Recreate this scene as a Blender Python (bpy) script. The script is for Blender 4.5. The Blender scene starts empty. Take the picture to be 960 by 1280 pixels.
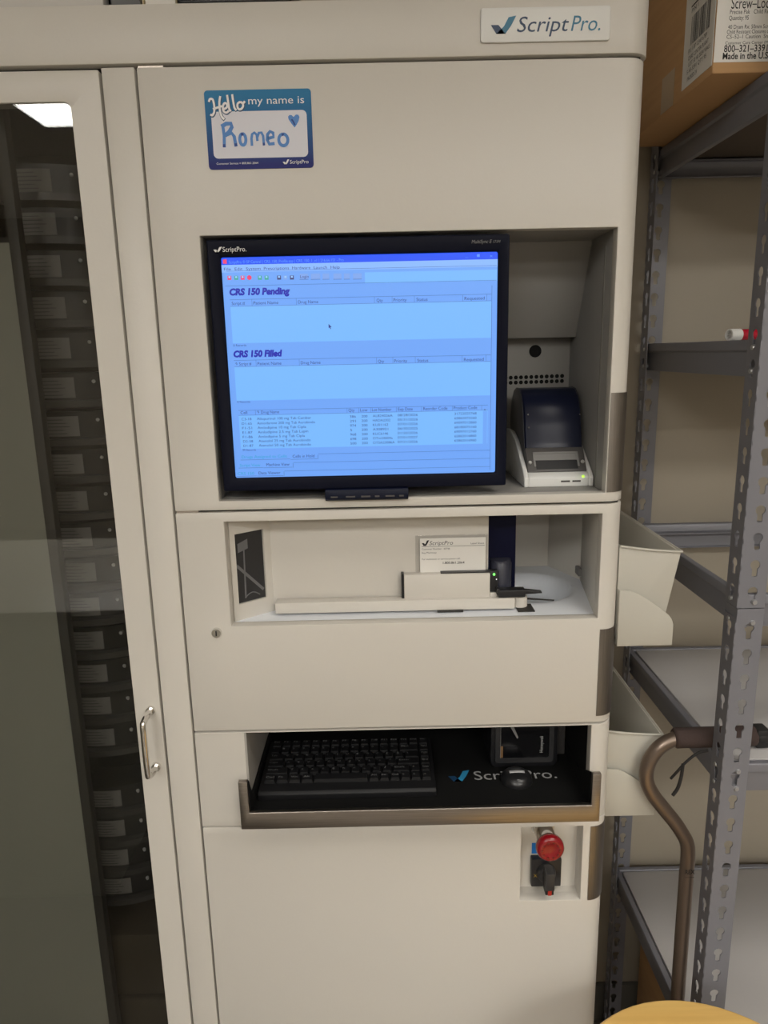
import bpy, bmesh, math
from mathutils import Vector, Matrix
C = bpy.context.scene.collection
R = math.radians
OFF = {}                      # object -> world position of its thing's origin

# ------------------------------------------------------------------ materials
def lin(c):
    return tuple(((v/255)/12.92 if v/255 <= .04045 else ((v/255+.055)/1.055)**2.4) for v in c)
def mat(name, col, rough=.5, metal=0., emit=None, estr=1., spec=.5, bump=None, coat=0.):
    m = bpy.data.materials.new(name); m.use_nodes = True
    nt = m.node_tree; b = nt.nodes['Principled BSDF']
    b.inputs['Base Color'].default_value = (*col, 1)
    b.inputs['Roughness'].default_value = rough
    b.inputs['Metallic'].default_value = metal
    b.inputs['Specular IOR Level'].default_value = spec
    b.inputs['Coat Weight'].default_value = coat
    if emit:
        b.inputs['Emission Color'].default_value = (*emit, 1)
        b.inputs['Emission Strength'].default_value = estr
    if bump:
        sc, st = bump
        tc = nt.nodes.new('ShaderNodeTexCoord'); n = nt.nodes.new('ShaderNodeTexNoise')
        n.inputs['Scale'].default_value = sc; n.inputs['Detail'].default_value = 3
        bp = nt.nodes.new('ShaderNodeBump'); bp.inputs['Strength'].default_value = st
        bp.inputs['Distance'].default_value = .001
        nt.links.new(tc.outputs['Object'], n.inputs['Vector'])
        nt.links.new(n.outputs['Fac'], bp.inputs['Height'])
        nt.links.new(bp.outputs['Normal'], b.inputs['Normal'])
    return m
def brushed(name, c1, c2, scale, rough=.38):
    m = mat(name, c1, rough, 1.)
    nt = m.node_tree; b = nt.nodes['Principled BSDF']
    tc = nt.nodes.new('ShaderNodeTexCoord'); mp = nt.nodes.new('ShaderNodeMapping')
    mp.inputs['Scale'].default_value = scale
    n = nt.nodes.new('ShaderNodeTexNoise'); n.inputs['Scale'].default_value = 1; n.inputs['Detail'].default_value = 4
    r = nt.nodes.new('ShaderNodeValToRGB')
    r.color_ramp.elements[0].position = .3; r.color_ramp.elements[1].position = .7
    r.color_ramp.elements[0].color = (*c1, 1); r.color_ramp.elements[1].color = (*c2, 1)
    nt.links.new(tc.outputs['Object'], mp.inputs['Vector']); nt.links.new(mp.outputs['Vector'], n.inputs['Vector'])
    nt.links.new(n.outputs['Fac'], r.inputs['Fac']); nt.links.new(r.outputs['Color'], b.inputs['Base Color'])
    return m
def grain(name, c1, c2, scale, rough=.45, dist=2.):
    m = brushed(name, c1, c2, scale, rough); m.node_tree.nodes['Principled BSDF'].inputs['Metallic'].default_value = 0
    return m

paint = mat('cream_powder_coat', (.60,.57,.52), .42, bump=(260,.12))
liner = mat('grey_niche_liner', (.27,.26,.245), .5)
white_plastic = mat('white_plastic', (.72,.72,.70), .4)
bin_white = mat('bin_white', (.46,.44,.385), .45)
tray_white = mat('milky_white_tray', (.82,.85,.90), .35)
dark_gap = mat('dark_gap', (.03,.028,.025), .7)
black = mat('black_plastic', (.012,.012,.014), .35)
black_matt = mat('black_matt', (.006,.006,.006), .75, spec=.2)
navy_black = mat('navy_black_plastic', (.005,.007,.020), .4, spec=.12)
key_black = mat('key_black', (.009,.009,.010), .5, spec=.3)
key_grey = mat('key_legend_grey', (.22,.22,.22), .6)
grey_plastic = mat('grey_plastic', (.075,.07,.068), .42)
light_grey = mat('light_grey_plastic', (.20,.195,.19), .4)
steel = brushed('brushed_steel', (.42,.37,.33), (.52,.46,.40), (60,60,900), .42)
steel_v = brushed('brushed_guard', (.25,.23,.215), (.31,.285,.265), (900,900,20), .42)
bar_steel = brushed('brushed_bar', (.30,.27,.25), (.38,.345,.315), (10,900,900), .36)
chrome = mat('chrome', (.75,.73,.70), .12, 1.)
rack_grey = mat('rack_grey_enamel', (.19,.19,.215), .38, .1)
deck_grey = mat('deck_grey', (.44,.425,.42), .5, bump=(40,.1))
board_brown = mat('particle_board', (.13,.10,.075), .8, bump=(150,.3))
wall_m = mat('wall_paint', (.39,.345,.275), .5, bump=(90,.15))
floor_m = mat('floor_vinyl', (.18,.155,.125), .45)
ceil_m = mat('ceiling_tile', (.80,.78,.73), .9)
carton_m = grain('corrugated_card', (.46,.27,.125), (.52,.31,.145), (3,3,90), .8)
tape_m = mat('packing_tape', (.42,.31,.19), .3)
paper = mat('paper_label', (.74,.72,.68), .6)
ink = mat('black_ink', (.015,.015,.016), .6)
ink_grey = mat('grey_ink', (.10,.10,.10), .6)
navy_ink = mat('navy_ink', (.012,.04,.10), .4)
teal_ink = mat('teal_ink', (.02,.16,.27), .4)
blue_ink = mat('blue_ink', (.03,.22,.45), .4)
white_ink = mat('white_ink', (.80,.80,.80), .5)
marker_ink = mat('blue_marker_ink', (.09,.24,.58), .6)
marker_dark = mat('dark_blue_marker_ink', (.03,.07,.28), .6)
sticker_white = mat('sticker_white', (.66,.66,.72), .45)
red_glossy = mat('red_button', (.22,.004,.009), .22, coat=.3)
red_deep = mat('red_button_ridge', (.13,.003,.005), .3)
red_tag = mat('red_tip', (.45,.03,.02), .4)
blue_tape = mat('blue_tape', (.01,.16,.52), .5)
yellow_ink = mat('yellow_mark', (.45,.28,.03), .5)
bronze = mat('bronze_anodised', (.20,.155,.125), .30, .75)
foam = mat('brown_foam', (.045,.028,.024), .9, bump=(500,.5))
strap_m = mat('black_strap', (.012,.011,.011), .7)
red_vial = mat('red_marker', (.42,.01,.03), .25)
wood = grain('bamboo_seat', (.76,.47,.14), (.90,.60,.20), (4,70,70), .4)
wood_leg = grain('bamboo_leg', (.50,.27,.08), (.60,.35,.12), (70,70,4), .45)
cell_black = mat('cell_black', (.020,.020,.020), .35)
cell_label = mat('cell_label_paper', (.26,.25,.235), .6)
cell_print = mat('cell_label_print', (.10,.10,.10), .6)
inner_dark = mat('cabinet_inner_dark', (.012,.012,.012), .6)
reflection_panel = mat('reflection_panel_tone', (.33,.335,.28), .6)  # tone that stands in for the room's reflection in the door glass
green_led = mat('green_led', (.1,.5,.1), .4, emit=(.15,1,.12), estr=2.)
amber_led = mat('amber_led', (.6,.5,.2), .4, emit=(1,.85,.5), estr=1.5)
white_led = mat('white_led', (.6,.6,.6), .4, emit=(.9,.95,1), estr=.9)
inner_lamp = mat('cabinet_lamp_diffuser', (.8,.8,.75), .5, emit=(1,.97,.88), estr=1.35)
lamp_bracket = mat('lamp_bracket', (.5,.48,.42), .6, emit=(.9,.85,.7), estr=.0)
LIGHT_STR = 20.5
lamp_m = mat('ceiling_lamp_diffuser', (.9,.9,.9), .5, emit=(1,.975,.925), estr=LIGHT_STR)
counter_m = mat('counter_laminate', (.55,.52,.45), .35)
cupboard_m = mat('cupboard_laminate', (.62,.62,.55), .4)

def glass_mat(name, tint, ior=1.5, gain=1.8):
    m = bpy.data.materials.new(name); m.use_nodes = True
    nt = m.node_tree; nt.nodes.remove(nt.nodes['Principled BSDF'])
    out = nt.nodes['Material Output']
    t = nt.nodes.new('ShaderNodeBsdfTransparent'); t.inputs['Color'].default_value = (*tint, 1)
    g = nt.nodes.new('ShaderNodeBsdfGlossy'); g.inputs['Roughness'].default_value = .0
    f = nt.nodes.new('ShaderNodeLayerWeight'); f.inputs['Blend'].default_value = .5
    p = nt.nodes.new('ShaderNodeMath'); p.operation = 'POWER'; p.inputs[1].default_value = 5
    k = nt.nodes.new('ShaderNodeMath'); k.operation = 'MULTIPLY_ADD'; k.use_clamp = True
    f0 = ((ior-1)/(ior+1))**2*gain; k.inputs[1].default_value = 1-f0; k.inputs[2].default_value = f0
    mx = nt.nodes.new('ShaderNodeMixShader')
    nt.links.new(f.outputs['Facing'], p.inputs[0]); nt.links.new(p.outputs['Value'], k.inputs[0]); nt.links.new(k.outputs['Value'], mx.inputs['Fac'])
    nt.links.new(t.outputs['BSDF'], mx.inputs[1]); nt.links.new(g.outputs['BSDF'], mx.inputs[2])
    nt.links.new(mx.outputs['Shader'], out.inputs['Surface'])
    return m
door_glass = glass_mat('smoked_glass', (.78,.78,.77))
clear_plastic = glass_mat('clear_acrylic', (.93,.93,.93), 1.45, 1.)

def em(name, c, s=1.):           # a pixel colour of the lit screen
    m = bpy.data.materials.new(name); m.use_nodes = True
    nt = m.node_tree; b = nt.nodes['Principled BSDF']
    b.inputs['Base Color'].default_value = (0.004,.004,.006,1); b.inputs['Roughness'].default_value = .4
    b.inputs['Emission Color'].default_value = (*lin(c), 1); b.inputs['Emission Strength'].default_value = s
    return m
s_bg = em('screen_blue_grey', (108,164,246)); s_field = em('screen_field', (118,184,255)); s_title = em('screen_title', (8,78,246))
s_menu = em('screen_menu', (136,184,255)); s_line = em('screen_line', (72,112,190)); s_text = em('screen_text', (44,62,140))
s_head = em('screen_heading', (16,22,170)); s_red = em('screen_red', (235,60,110)); s_green = em('screen_green', (60,170,150))
s_teal = em('screen_teal', (40,160,215)); s_pale = em('screen_pale', (150,200,255)); s_ttext = em('screen_title_text', (90,150,255))
s_dark = em('screen_dark_icon', (60,60,120)); s_btn = em('screen_button', (125,165,235))

def gradient_mat():
    m = mat('sticker_blue_gradient_print', (.05,.2,.4), .5, spec=.2)
    nt = m.node_tree; b = nt.nodes['Principled BSDF']
    tc = nt.nodes.new('ShaderNodeTexCoord'); sp = nt.nodes.new('ShaderNodeSeparateXYZ'); r = nt.nodes.new('ShaderNodeValToRGB')
    nt.links.new(tc.outputs['Generated'], sp.inputs['Vector']); nt.links.new(sp.outputs['Z'], r.inputs['Fac'])
    e = r.color_ramp.elements
    e[0].position = .05; e[0].color = (.022,.026,.16,1); e[1].position = .95; e[1].color = (.030,.19,.38,1)
    nt.links.new(r.outputs['Color'], b.inputs['Base Color'])
    return m
sticker_grad = gradient_mat()

# ------------------------------------------------------------------ mesh builder
_tc = {}
def text_data(body, shear=0., bold=0.):
    k = (body, shear, bold)
    if k not in _tc:
        cu = bpy.data.curves.new('t', 'FONT'); cu.body = body; cu.size = 1; cu.shear = shear; cu.offset = bold
        cu.resolution_u = 3
        ob = bpy.data.objects.new('t', cu)
        me = ob.to_mesh()
        _tc[k] = ([tuple(v.co) for v in me.vertices], [tuple(p.vertices) for p in me.polygons])
        ob.to_mesh_clear(); bpy.data.objects.remove(ob); bpy.data.curves.remove(cu)
    return _tc[k]

class B:
    def __init__(s): s.bm = bmesh.new(); s.mats = []
    def mi(s, m):
        if m is None: return 0
        if m not in s.mats: s.mats.append(m)
        return s.mats.index(m)
    def add(s, verts, faces, m=None):
        i = s.mi(m); vs = [s.bm.verts.new(v) for v in verts]; out = []
        for f in faces:
            try: fc = s.bm.faces.new([vs[j] for j in f]); fc.material_index = i; out.append(fc)
            except ValueError: pass
        return vs
    def box(s, x0, x1, y0, y1, z0, z1, m=None):
        v = [(x0,y0,z0),(x1,y0,z0),(x1,y1,z0),(x0,y1,z0),(x0,y0,z1),(x1,y0,z1),(x1,y1,z1),(x0,y1,z1)]
        return s.add(v, [(0,3,2,1),(4,5,6,7),(0,1,5,4),(1,2,6,5),(2,3,7,6),(3,0,4,7)], m)
    def obox(s, O, U, V, W, u, v, w, m=None):
        O, U, V, W = map(Vector, (O, U, V, W))
        pts = [O+U*a+V*b+W*c for c in w for a, b in ((u[0],v[0]),(u[1],v[0]),(u[1],v[1]),(u[0],v[1]))]
        return s.add(pts, [(0,3,2,1),(4,5,6,7),(0,1,5,4),(1,2,6,5),(2,3,7,6),(3,0,4,7)], m)
    def prism(s, poly, axis, a0, a1, m=None):
        n = len(poly)
        f = {'x': lambda p, a: (a, p[0], p[1]), 'y': lambda p, a: (p[0], a, p[1]), 'z': lambda p, a: (p[0], p[1], a)}[axis]
        v = [f(p, a0) for p in poly]+[f(p, a1) for p in poly]
        fs = [tuple(range(n))[::-1], tuple(range(n, 2*n))]+[(i, (i+1) % n, n+(i+1) % n, n+i) for i in range(n)]
        return s.add(v, fs, m)
    def cyl(s, p0, p1, r0, r1=None, n=24, m=None, caps=True):
        return s.lathe(p0, p1, [(0, r0), (1, r0 if r1 is None else r1)], n, m, caps)
    def lathe(s, p0, p1, prof, n=24, m=None, caps=True):
        p0, p1 = Vector(p0), Vector(p1); d = p1-p0; q = d.normalized()
        a = q.orthogonal().normalized(); b = q.cross(a)
        v = []
        for t, r in prof:
            for i in range(n):
                an = 2*math.pi*i/n; v.append(p0+d*t+(a*math.cos(an)+b*math.sin(an))*r)
        fs = []
        for k in range(len(prof)-1):
            for i in range(n):
                j = (i+1) % n; fs.append((k*n+i, k*n+j, (k+1)*n+j, (k+1)*n+i))
        if caps: fs += [tuple(range(n))[::-1], tuple(range((len(prof)-1)*n, len(prof)*n))]
        return s.add(v, fs, m)
    def tube(s, path, r, n=16, m=None):
        P = [Vector(p) for p in path]; v = []; prev = None
        rr = r if isinstance(r, (list, tuple)) else [r]*len(P)
        for i, p in enumerate(P):
            t = (P[min(i+1, len(P)-1)]-P[max(i-1, 0)]).normalized()
            a = t.orthogonal().normalized() if prev is None else (prev-t*prev.dot(t)).normalized()
            prev = a; b = t.cross(a)
            for k in range(n):
                an = 2*math.pi*k/n; v.append(p+(a*math.cos(an)+b*math.sin(an))*rr[i])
        fs = [(i*n+k, i*n+(k+1) % n, (i+1)*n+(k+1) % n, (i+1)*n+k) for i in range(len(P)-1) for k in range(n)]
        fs += [tuple(range(n))[::-1], tuple(range((len(P)-1)*n, len(P)*n))]
        return s.add(v, fs, m)
    def poly(s, pts, m=None): return s.add(pts, [tuple(range(len(pts)))], m)
    def plate(s, pts2, O, U, V, m=None):          # flat printed shape on a surface
        O, U, V = Vector(O), Vector(U), Vector(V)
        return s.poly([O+U*a+V*b for a, b in pts2], m)
    def rect(s, x0, x1, z0, z1, y, m=None): return s.poly([(x0,y,z0),(x1,y,z0),(x1,y,z1),(x0,y,z1)], m)
    def text(s, body, x, z, h, w=None, m=None, O=(0,0,0), U=(1,0,0), V=(0,0,1), shear=0., bold=0., align='l', maxw=None):
        vs, fs = text_data(body, shear, bold)
        if not vs: return
        x0 = min(v[0] for v in vs); x1 = max(v[0] for v in vs)
        sz = h/.72; sx = sz if w is None else w/(x1-x0)
        W = (x1-x0)*sx; ox = {'l': 0, 'c': -W/2, 'r': -W}[align]
        O, U, V = Vector(O), Vector(U), Vector(V)
        s.add([O+U*(x+ox+(v[0]-x0)*sx)+V*(z+v[1]*sz) for v in vs], fs, m)
    def ribbon(s, pts, w, O, U, V, m=None):
        O, U, V = Vector(O), Vector(U), Vector(V); P = [Vector((a, b)) for a, b in pts]; v = []
        for i, p in enumerate(P):
            t = (P[min(i+1, len(P)-1)]-P[max(i-1, 0)]).normalized(); nn = Vector((-t.y, t.x))
            for sg in (-1, 1):
                q = p+nn*sg*w/2; v.append(O+U*q.x+V*q.y)
        s.add(v, [(2*i, 2*i+2, 2*i+3, 2*i+1) for i in range(len(P)-1)], m)
    def rot(s, verts, M):
        for v in verts: v.co = M @ v.co
    def build(s, name, m=None, parent=None, bevel=0., seg=2, at=None, sharp=35, solid=None, label=None, flat=False, normals=True):
        if normals: bmesh.ops.recalc_face_normals(s.bm, faces=s.bm.faces)
        off = OFF[parent] if parent else Vector(at or (0,0,0))
        for v in s.bm.verts: v.co -= off
        me = bpy.data.meshes.new(name); s.bm.to_mesh(me); s.bm.free()
        if m is not None and not s.mats: me.materials.append(m)
        for q in s.mats: me.materials.append(q)
        o = bpy.data.objects.new(name, me); C.objects.link(o); OFF[o] = off
        if parent: o.parent = parent
        else: o.location = off
        if solid:
            md = o.modifiers.new('s', 'SOLIDIFY'); md.thickness = solid; md.offset = -1; md.use_even_offset = solid > 0; md.thickness = abs(solid)
        if bevel:
            md = o.modifiers.new('b', 'BEVEL'); md.width = bevel; md.segments = seg; md.limit_method = 'ANGLE'; md.angle_limit = R(40)
        o['_sharp'] = 0 if flat else sharp
        if label: o['label'] = label
        return o
def finalize():
    bpy.context.view_layer.update()
    dg = bpy.context.evaluated_depsgraph_get(); new = {}
    for o in list(C.objects):
        if o.type == 'MESH' and len(o.modifiers): new[o] = bpy.data.meshes.new_from_object(o.evaluated_get(dg))
    for o, me in new.items(): o.modifiers.clear(); o.data = me
    done = set()
    for o in C.objects:
        if o.type != 'MESH': continue
        a = o.get('_sharp', 35)
        if '_sharp' in o: del o['_sharp']
        if o.data in done or not a: continue
        done.add(o.data)
        for p in o.data.polygons: p.use_smooth = True
        o.data.set_sharp_from_angle(angle=R(a))
def thing(name, label, cat, loc=(0,0,0), group=None):
    o = bpy.data.objects.new(name, None); C.objects.link(o); o.location = loc; OFF[o] = Vector(loc)
    o.empty_display_size = .05
    return tag(o, label, cat, group)
def tag(o, label, cat, group=None):
    o['label'] = label; o['category'] = cat
    if group: o['group'] = group
    return o
def struct(o): o['kind'] = 'structure'; return o
def copy_tree(root):
    c = root.copy(); C.objects.link(c); OFF[c] = OFF[root]
    for ch in list(root.children):
        d = copy_tree(ch); d.parent = c
    return c
def smooth3(P, n=5):
    out = []
    for i in range(len(P)-1):
        p0, p1, p2, p3 = [Vector(P[max(0, min(len(P)-1, i+k))]) for k in (-1,0,1,2)]
        for k in range(n):
            t_ = k/n; out.append(.5*((2*p1)+(p2-p0)*t_+(2*p0-5*p1+4*p2-p3)*t_*t_+(3*p1-p0-3*p2+p3)*t_**3))
    return out+[Vector(P[-1])]
def smooth2(P, n=4):
    out = []
    for i in range(len(P)-1):
        p0, p1, p2, p3 = [Vector(P[max(0, min(len(P)-1, i+k))]) for k in (-1,0,1,2)]
        for k in range(n):
            t_ = k/n; q = .5*((2*p1)+(p2-p0)*t_+(2*p0-5*p1+4*p2-p3)*t_*t_+(3*p1-p0-3*p2+p3)*t_**3); out.append((q.x, q.y))
    return out+[tuple(P[-1])]
def rrect(x0, x1, z0, z1, r, n=5):
    out = []
    for cx, cz, a in ((x1-r, z0+r, -90), (x1-r, z1-r, 0), (x0+r, z1-r, 90), (x0+r, z0+r, 180)):
        for i in range(n+1):
            t = R(a+90*i/n); out.append((cx+r*math.cos(t), cz+r*math.sin(t)))
    return out
def check(b, x, z, w, h, O, U=(1,0,0), V=(0,0,1), m1=None, m2=None):
    b.plate([(x, z+.50*h), (x+.30*w, z+.50*h), (x+.58*w, z), (x+.22*w, z)], O, U, V, m1)
    b.plate([(x+.22*w, z), (x+.58*w, z), (x+.80*w, z+.45*h), (x+w, z+h), (x+.70*w, z+.92*h), (x+.52*w, z+.42*h)], Vector(O), U, V, m2 or m1)

# ------------------------------------------------------------------ room
def room():
    b = B(); b.box(-4.2,1.75,-5.6,.60,-.05,0); struct(b.build('floor', floor_m))
    b = B(); b.box(-4.2,1.75,-5.6,.60,2.75,2.80); struct(b.build('ceiling', ceil_m))
    b = B(); b.box(-4.2,1.75,.46,.56,0,2.75); struct(b.build('wall_back', wall_m))
    b = B(); b.box(-4.2,1.75,-5.7,-5.6,0,2.75); struct(b.build('wall_front', wall_m))
    b = B(); b.box(-4.3,-4.2,-5.6,.56,0,2.75); struct(b.build('wall_left', wall_m))
    b = B(); b.box(1.75,1.85,-5.6,.56,0,2.75); struct(b.build('wall_right', wall_m))
    b = B(); b.box(.345,1.75,.448,.46,0,.10); struct(b.build('baseboard_back', mat('vinyl_base', (.12,.115,.10), .5), bevel=.003))
    for i, (x, y) in enumerate(LAMPS):
        t = thing('ceiling_light', LAMP_LABELS[i], 'ceiling light', (x, y, 2.75))
        b = B(); w, d = .60, .30
        for q in ((x-w-.03,x-w,y-d-.03,y+d+.03),(x+w,x+w+.03,y-d-.03,y+d+.03),(x-w,x+w,y-d-.03,y-d),(x-w,x+w,y+d,y+d+.03)):
            b.box(*q, 2.73, 2.75)
        b.build('frame', white_plastic, t)
        b = B(); b.box(x-w,x+w,y-d,y+d,2.738,2.748); b.build('diffuser', lamp_m, t)
LAMPS = [(-1.10,-2.80), (1.05,-2.9), (-1.08,-4.7), (1.05,-4.7)]
LAMP_LABELS = ['flat ceiling light panel over the work counter, nearest the cabinet', 'flat ceiling light panel in front of the shelving rack',
               'flat ceiling light panel behind the work counter by the far wall', 'flat ceiling light panel at the far wall, opposite the shelving rack']
room()
# louvred downlights over the aisle in front of the cabinet and the rack
for x, y, watt, lab in ((-.55,-1.25,4.,'louvred ceiling light over the aisle in front of the cabinet'), (1.08,-1.0,12.,'louvred ceiling light over the aisle in front of the rack')):
    t = thing('ceiling_light', lab, 'ceiling light', (x, y, 2.75))
    b = B()
    for q in ((x-.63,x-.60,y-.33,y+.33),(x+.60,x+.63,y-.33,y+.33),(x-.6,x+.6,y-.33,y-.30),(x-.6,x+.6,y+.30,y+.33)): b.box(*q, 2.70, 2.75)
    b.build('frame', white_plastic, t)
    for k in range(-5, 6):
        b = B(); b.box(x+k*.1-.001,x+k*.1+.001,y-.3,y+.3,2.705,2.748); b.build('louvre_blade', chrome, t)
    li = bpy.data.lights.new('tube_lamp', 'AREA'); li.shape = 'RECTANGLE'; li.size = 1.18; li.size_y = .58; li.energy = watt; li.spread = R(112); li.color = (1,.95,.87)
    lo = bpy.data.objects.new('tube_lamp', li); C.objects.link(lo); lo.parent = t; lo.location = (0,0,-.052)

# work counter across the aisle (seen only as a reflection in the cabinet's glass)
t = thing('work_counter', 'pale laminate work counter across the aisle, mirrored in the glass door', 'counter', (-1.3,-1.1,0))
b = B(); b.box(-2.3,-.42,-1.62,-.84,.87,.905); b.build('worktop', counter_m, t, bevel=.004)
b = B(); b.box(-2.3,-.82,-1.60,-.88,0,.87); b.build('cupboard', cupboard_m, t, bevel=.002)
b = B(); b.box(-.47,-.44,-1.60,-.88,0,.87); b.build('end_panel', cupboard_m, t, bevel=.002)

# ------------------------------------------------------------------ the dispensing cabinet
cab = thing('dispensing_cabinet', 'tall cream automated pharmacy dispensing cabinet with glass door and recessed monitor bay', 'cabinet', (-.3,.2,0))
XR, RC = .3256, .026          # right edge of the fronts, radius of their vertical corner
def front(x0, x1, z0, z1, hole=None, y=0., rc=RC, t=.018):
    """front sheet with a rounded right-hand corner and an optional rectangular opening"""
    prof = []
    if rc:
        xs = [x0]+([hole[0], hole[1]] if hole else [])+[x1-rc]
        prof = [(x, y) for x in xs]
        prof += [(x1-rc+rc*math.sin(R(a)), y+rc-rc*math.cos(R(a))) for a in range(9, 91, 9)]+[(x1, y+rc+.02)]
    else:
        prof = [(x, y) for x in [x0]+([hole[0], hole[1]] if hole else [])+[x1]]
    zs = [z0]+([hole[2], hole[3]] if hole else [])+[z1]
    b = B(); V = [[b.bm.verts.new((px, py, z)) for (px, py) in prof] for z in zs]
    for j in range(len(zs)-1):
        for i in range(len(prof)-1):
            if hole and j == 1 and i == 1: continue
            b.bm.faces.new((V[j][i], V[j][i+1], V[j+1][i+1], V[j+1][i]))
    return b
def fpanel(name, *a, **k):
    lab = k.pop('label', None); b = front(*a, **k)
    for f in b.bm.faces: f.normal_update()
    return b.build(name, paint, cab, bevel=.0012, solid=k.get('t', .018), sharp=30, normals=False, label=lab)

# carcass
b = B()
b.box(.3195,.3225,.05,.455,.06,1.945); b.box(-.98,-.96,.02,.455,.0,1.945)      # sides
b.box(-.96,.3195,.435,.455,.0,1.945)                                            # back
b.box(-.98,.3225,.02,.455,1.935,1.9475)                                       # top
b.box(-.96,.3195,.03,.435,.03,.06)
b.build('carcass', paint, cab, bevel=.002)
b = B(); b.box(-.300,-.285,.022,.435,.06,1.93); b.build('partition', inner_dark, cab)
b = B(); b.box(-.96,.300,.05,.44,.0,.05); b.build('plinth', dark_gap, cab)
fpanel('header', -.98, .3275, 1.8872, 1.9485, y=-.002, t=.020)
fpanel('frame_column', -.3192, -.2805, .02, 1.8842, rc=0, t=.030)
fpanel('frame_column', -.98, -.945, .02, 1.8842, rc=0, t=.030)
b = B(); b.box(-.3225,.30,.024,.028,.05,1.8565)
b.bm.free()
for z in (1.8838, 1.3472):
    b = B(); b.box(-.2765,-.247,.003,.02,z,z+.0028); b.build('hinge', steel, cab)

# modules
fpanel('upper_panel', -.2775, XR, 1.3503, 1.8836, hole=(-.2178,.2970,1.3624,1.6960))
fpanel('middle_panel', -.2775, XR, 1.0270, 1.3470, hole=(-.2135,.2944,1.1852,1.3342))
fpanel('keyboard_panel', -.2775, XR, .8720, 1.0236, hole=(-.2065,.2930,.8850,1.0228))
fpanel('lower_panel', -.2775, XR, .06, .8695, hole=(.1955,.2875,.7305,.8580))
# black strip between the modules (what the seams show)
b = B()
for z in (1.3487, 1.0253, .8707, 1.8854): b.box(-.277,.318,.012,.05,z-.003,z+.003)
b.box(-.2835,-.2775,.016,.04,.06,1.884); b.box(-.3225,-.3185,.016,.05,.06,1.884); b.box(-.945,-.32,.012,.03,1.8842,1.8874)
b.build('seam', dark_gap, cab)
# steel guards round the right-hand corners
def guard(z0, z1):
    b = B(); pr = [(.2985,-.0012)]
    n = 12
    for i in range(n+1):
        a = R(90*i/n); r = RC+.0012; pr.append((XR-RC+r*math.sin(a), RC-r*math.cos(a)))
    pr.append((XR+.0012, .045))
    V = [[b.bm.verts.new((x, y, z)) for x, y in pr] for z in (z0, z1)]
    for i in range(len(pr)-1): b.bm.faces.new((V[0][i], V[0][i+1], V[1][i+1], V[1][i]))
    b.build('corner_guard', steel_v, cab, solid=.0011, sharp=40, normals=False)
for z in ((1.3634,1.4942), (1.0375,1.169), (.7303,.8573)): guard(*z)

# upper bay liner
b = B()
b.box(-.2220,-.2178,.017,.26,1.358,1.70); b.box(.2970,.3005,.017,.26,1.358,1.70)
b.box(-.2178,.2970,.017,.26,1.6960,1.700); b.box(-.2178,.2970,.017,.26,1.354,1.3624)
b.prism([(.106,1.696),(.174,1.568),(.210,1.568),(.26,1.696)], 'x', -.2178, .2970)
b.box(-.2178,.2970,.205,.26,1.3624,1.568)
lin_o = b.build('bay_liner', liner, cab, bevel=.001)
b = B(); b.box(.2962,.2970,.044,.0475,1.3626,1.68); b.build('liner_groove', mat('groove', (.2,.19,.17), .6), lin_o)
b = B()
for j in range(2):
    for i in range(14):
        x = .2858-.00806*i; z = 1.5098-.0078*j-.0001*i
        b.cyl((x,.2065,z), (x,.2046,z), .0031, n=14)
b.build('vent_grille', black_matt, cab)
b = B(); b.lathe((.2426,.206,1.5486), (.2426,.2035,1.5486), [(0,.0095),(1,.0095)], 24); b.build('sensor_window', black_matt, cab, sharp=30)

# middle bay
b = B()
b.box(-.2135,.151,.060,.075,1.195,1.345)                                      # back panel
b.box(-.2135,.3185,.018,.30,1.3342,1.345)                                     # ceiling
b.prism([(.2944,.018),(.298,.018),(.3190,.170),(.3175,.173)], 'z', 1.17, 1.345)    # right wall
b.prism([(.3175,.173),(.3192,.176),(.287,.262),(.283,.252)], 'z', 1.17, 1.345)   # slanted right wall
b.box(.190,.285,.252,.262,1.17,1.345)                                          # far back wall
b.box(-.2185,-.2135,.017,.05,1.17,1.34)
b.build('bay_liner', paint, cab, bevel=.0006)
# slanted left wall with a window
A0, A1 = Vector((-.2118,.019,0)), Vector((-.1605,.0615,0)); W_ = (A1-A0).normalized(); N_ = Vector((W_.y,-W_.x,0)); L_ = (A1-A0).length
Z_ = Vector((0,0,1))
b = B()
za, zb = 1.182, 1.345; u0, u1, w0, w1 = .12*L_, .80*L_, 1.2085, 1.3105
for u, v in (((0,L_),(za,w0)), ((0,L_),(w1,zb)), ((0,u0),(w0,w1)), ((u1,L_),(w0,w1))): b.obox(A0, W_, Z_, -N_, u, v, (0,.010))
wall_w = b.build('window_wall', paint, cab)
b = B(); b.obox(A0, W_, Z_, -N_, (u0,u1), (w0,w1), (.004,.006)); b.build('window_glass', mat('dark_window', (.03,.03,.032), .08), cab)
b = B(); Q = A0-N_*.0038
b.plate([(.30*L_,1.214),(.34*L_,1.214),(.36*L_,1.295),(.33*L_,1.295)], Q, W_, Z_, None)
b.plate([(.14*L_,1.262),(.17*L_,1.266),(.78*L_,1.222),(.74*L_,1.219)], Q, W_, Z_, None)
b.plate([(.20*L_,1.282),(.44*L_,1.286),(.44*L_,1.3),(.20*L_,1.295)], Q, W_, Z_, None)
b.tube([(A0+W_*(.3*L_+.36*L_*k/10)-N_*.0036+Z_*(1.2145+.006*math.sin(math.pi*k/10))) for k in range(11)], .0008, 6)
b.build('window_reflection', mat('pale_reflection', (.13,.13,.135), .5), cab)  # reflections in the window glass, painted as pale shapes

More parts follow.
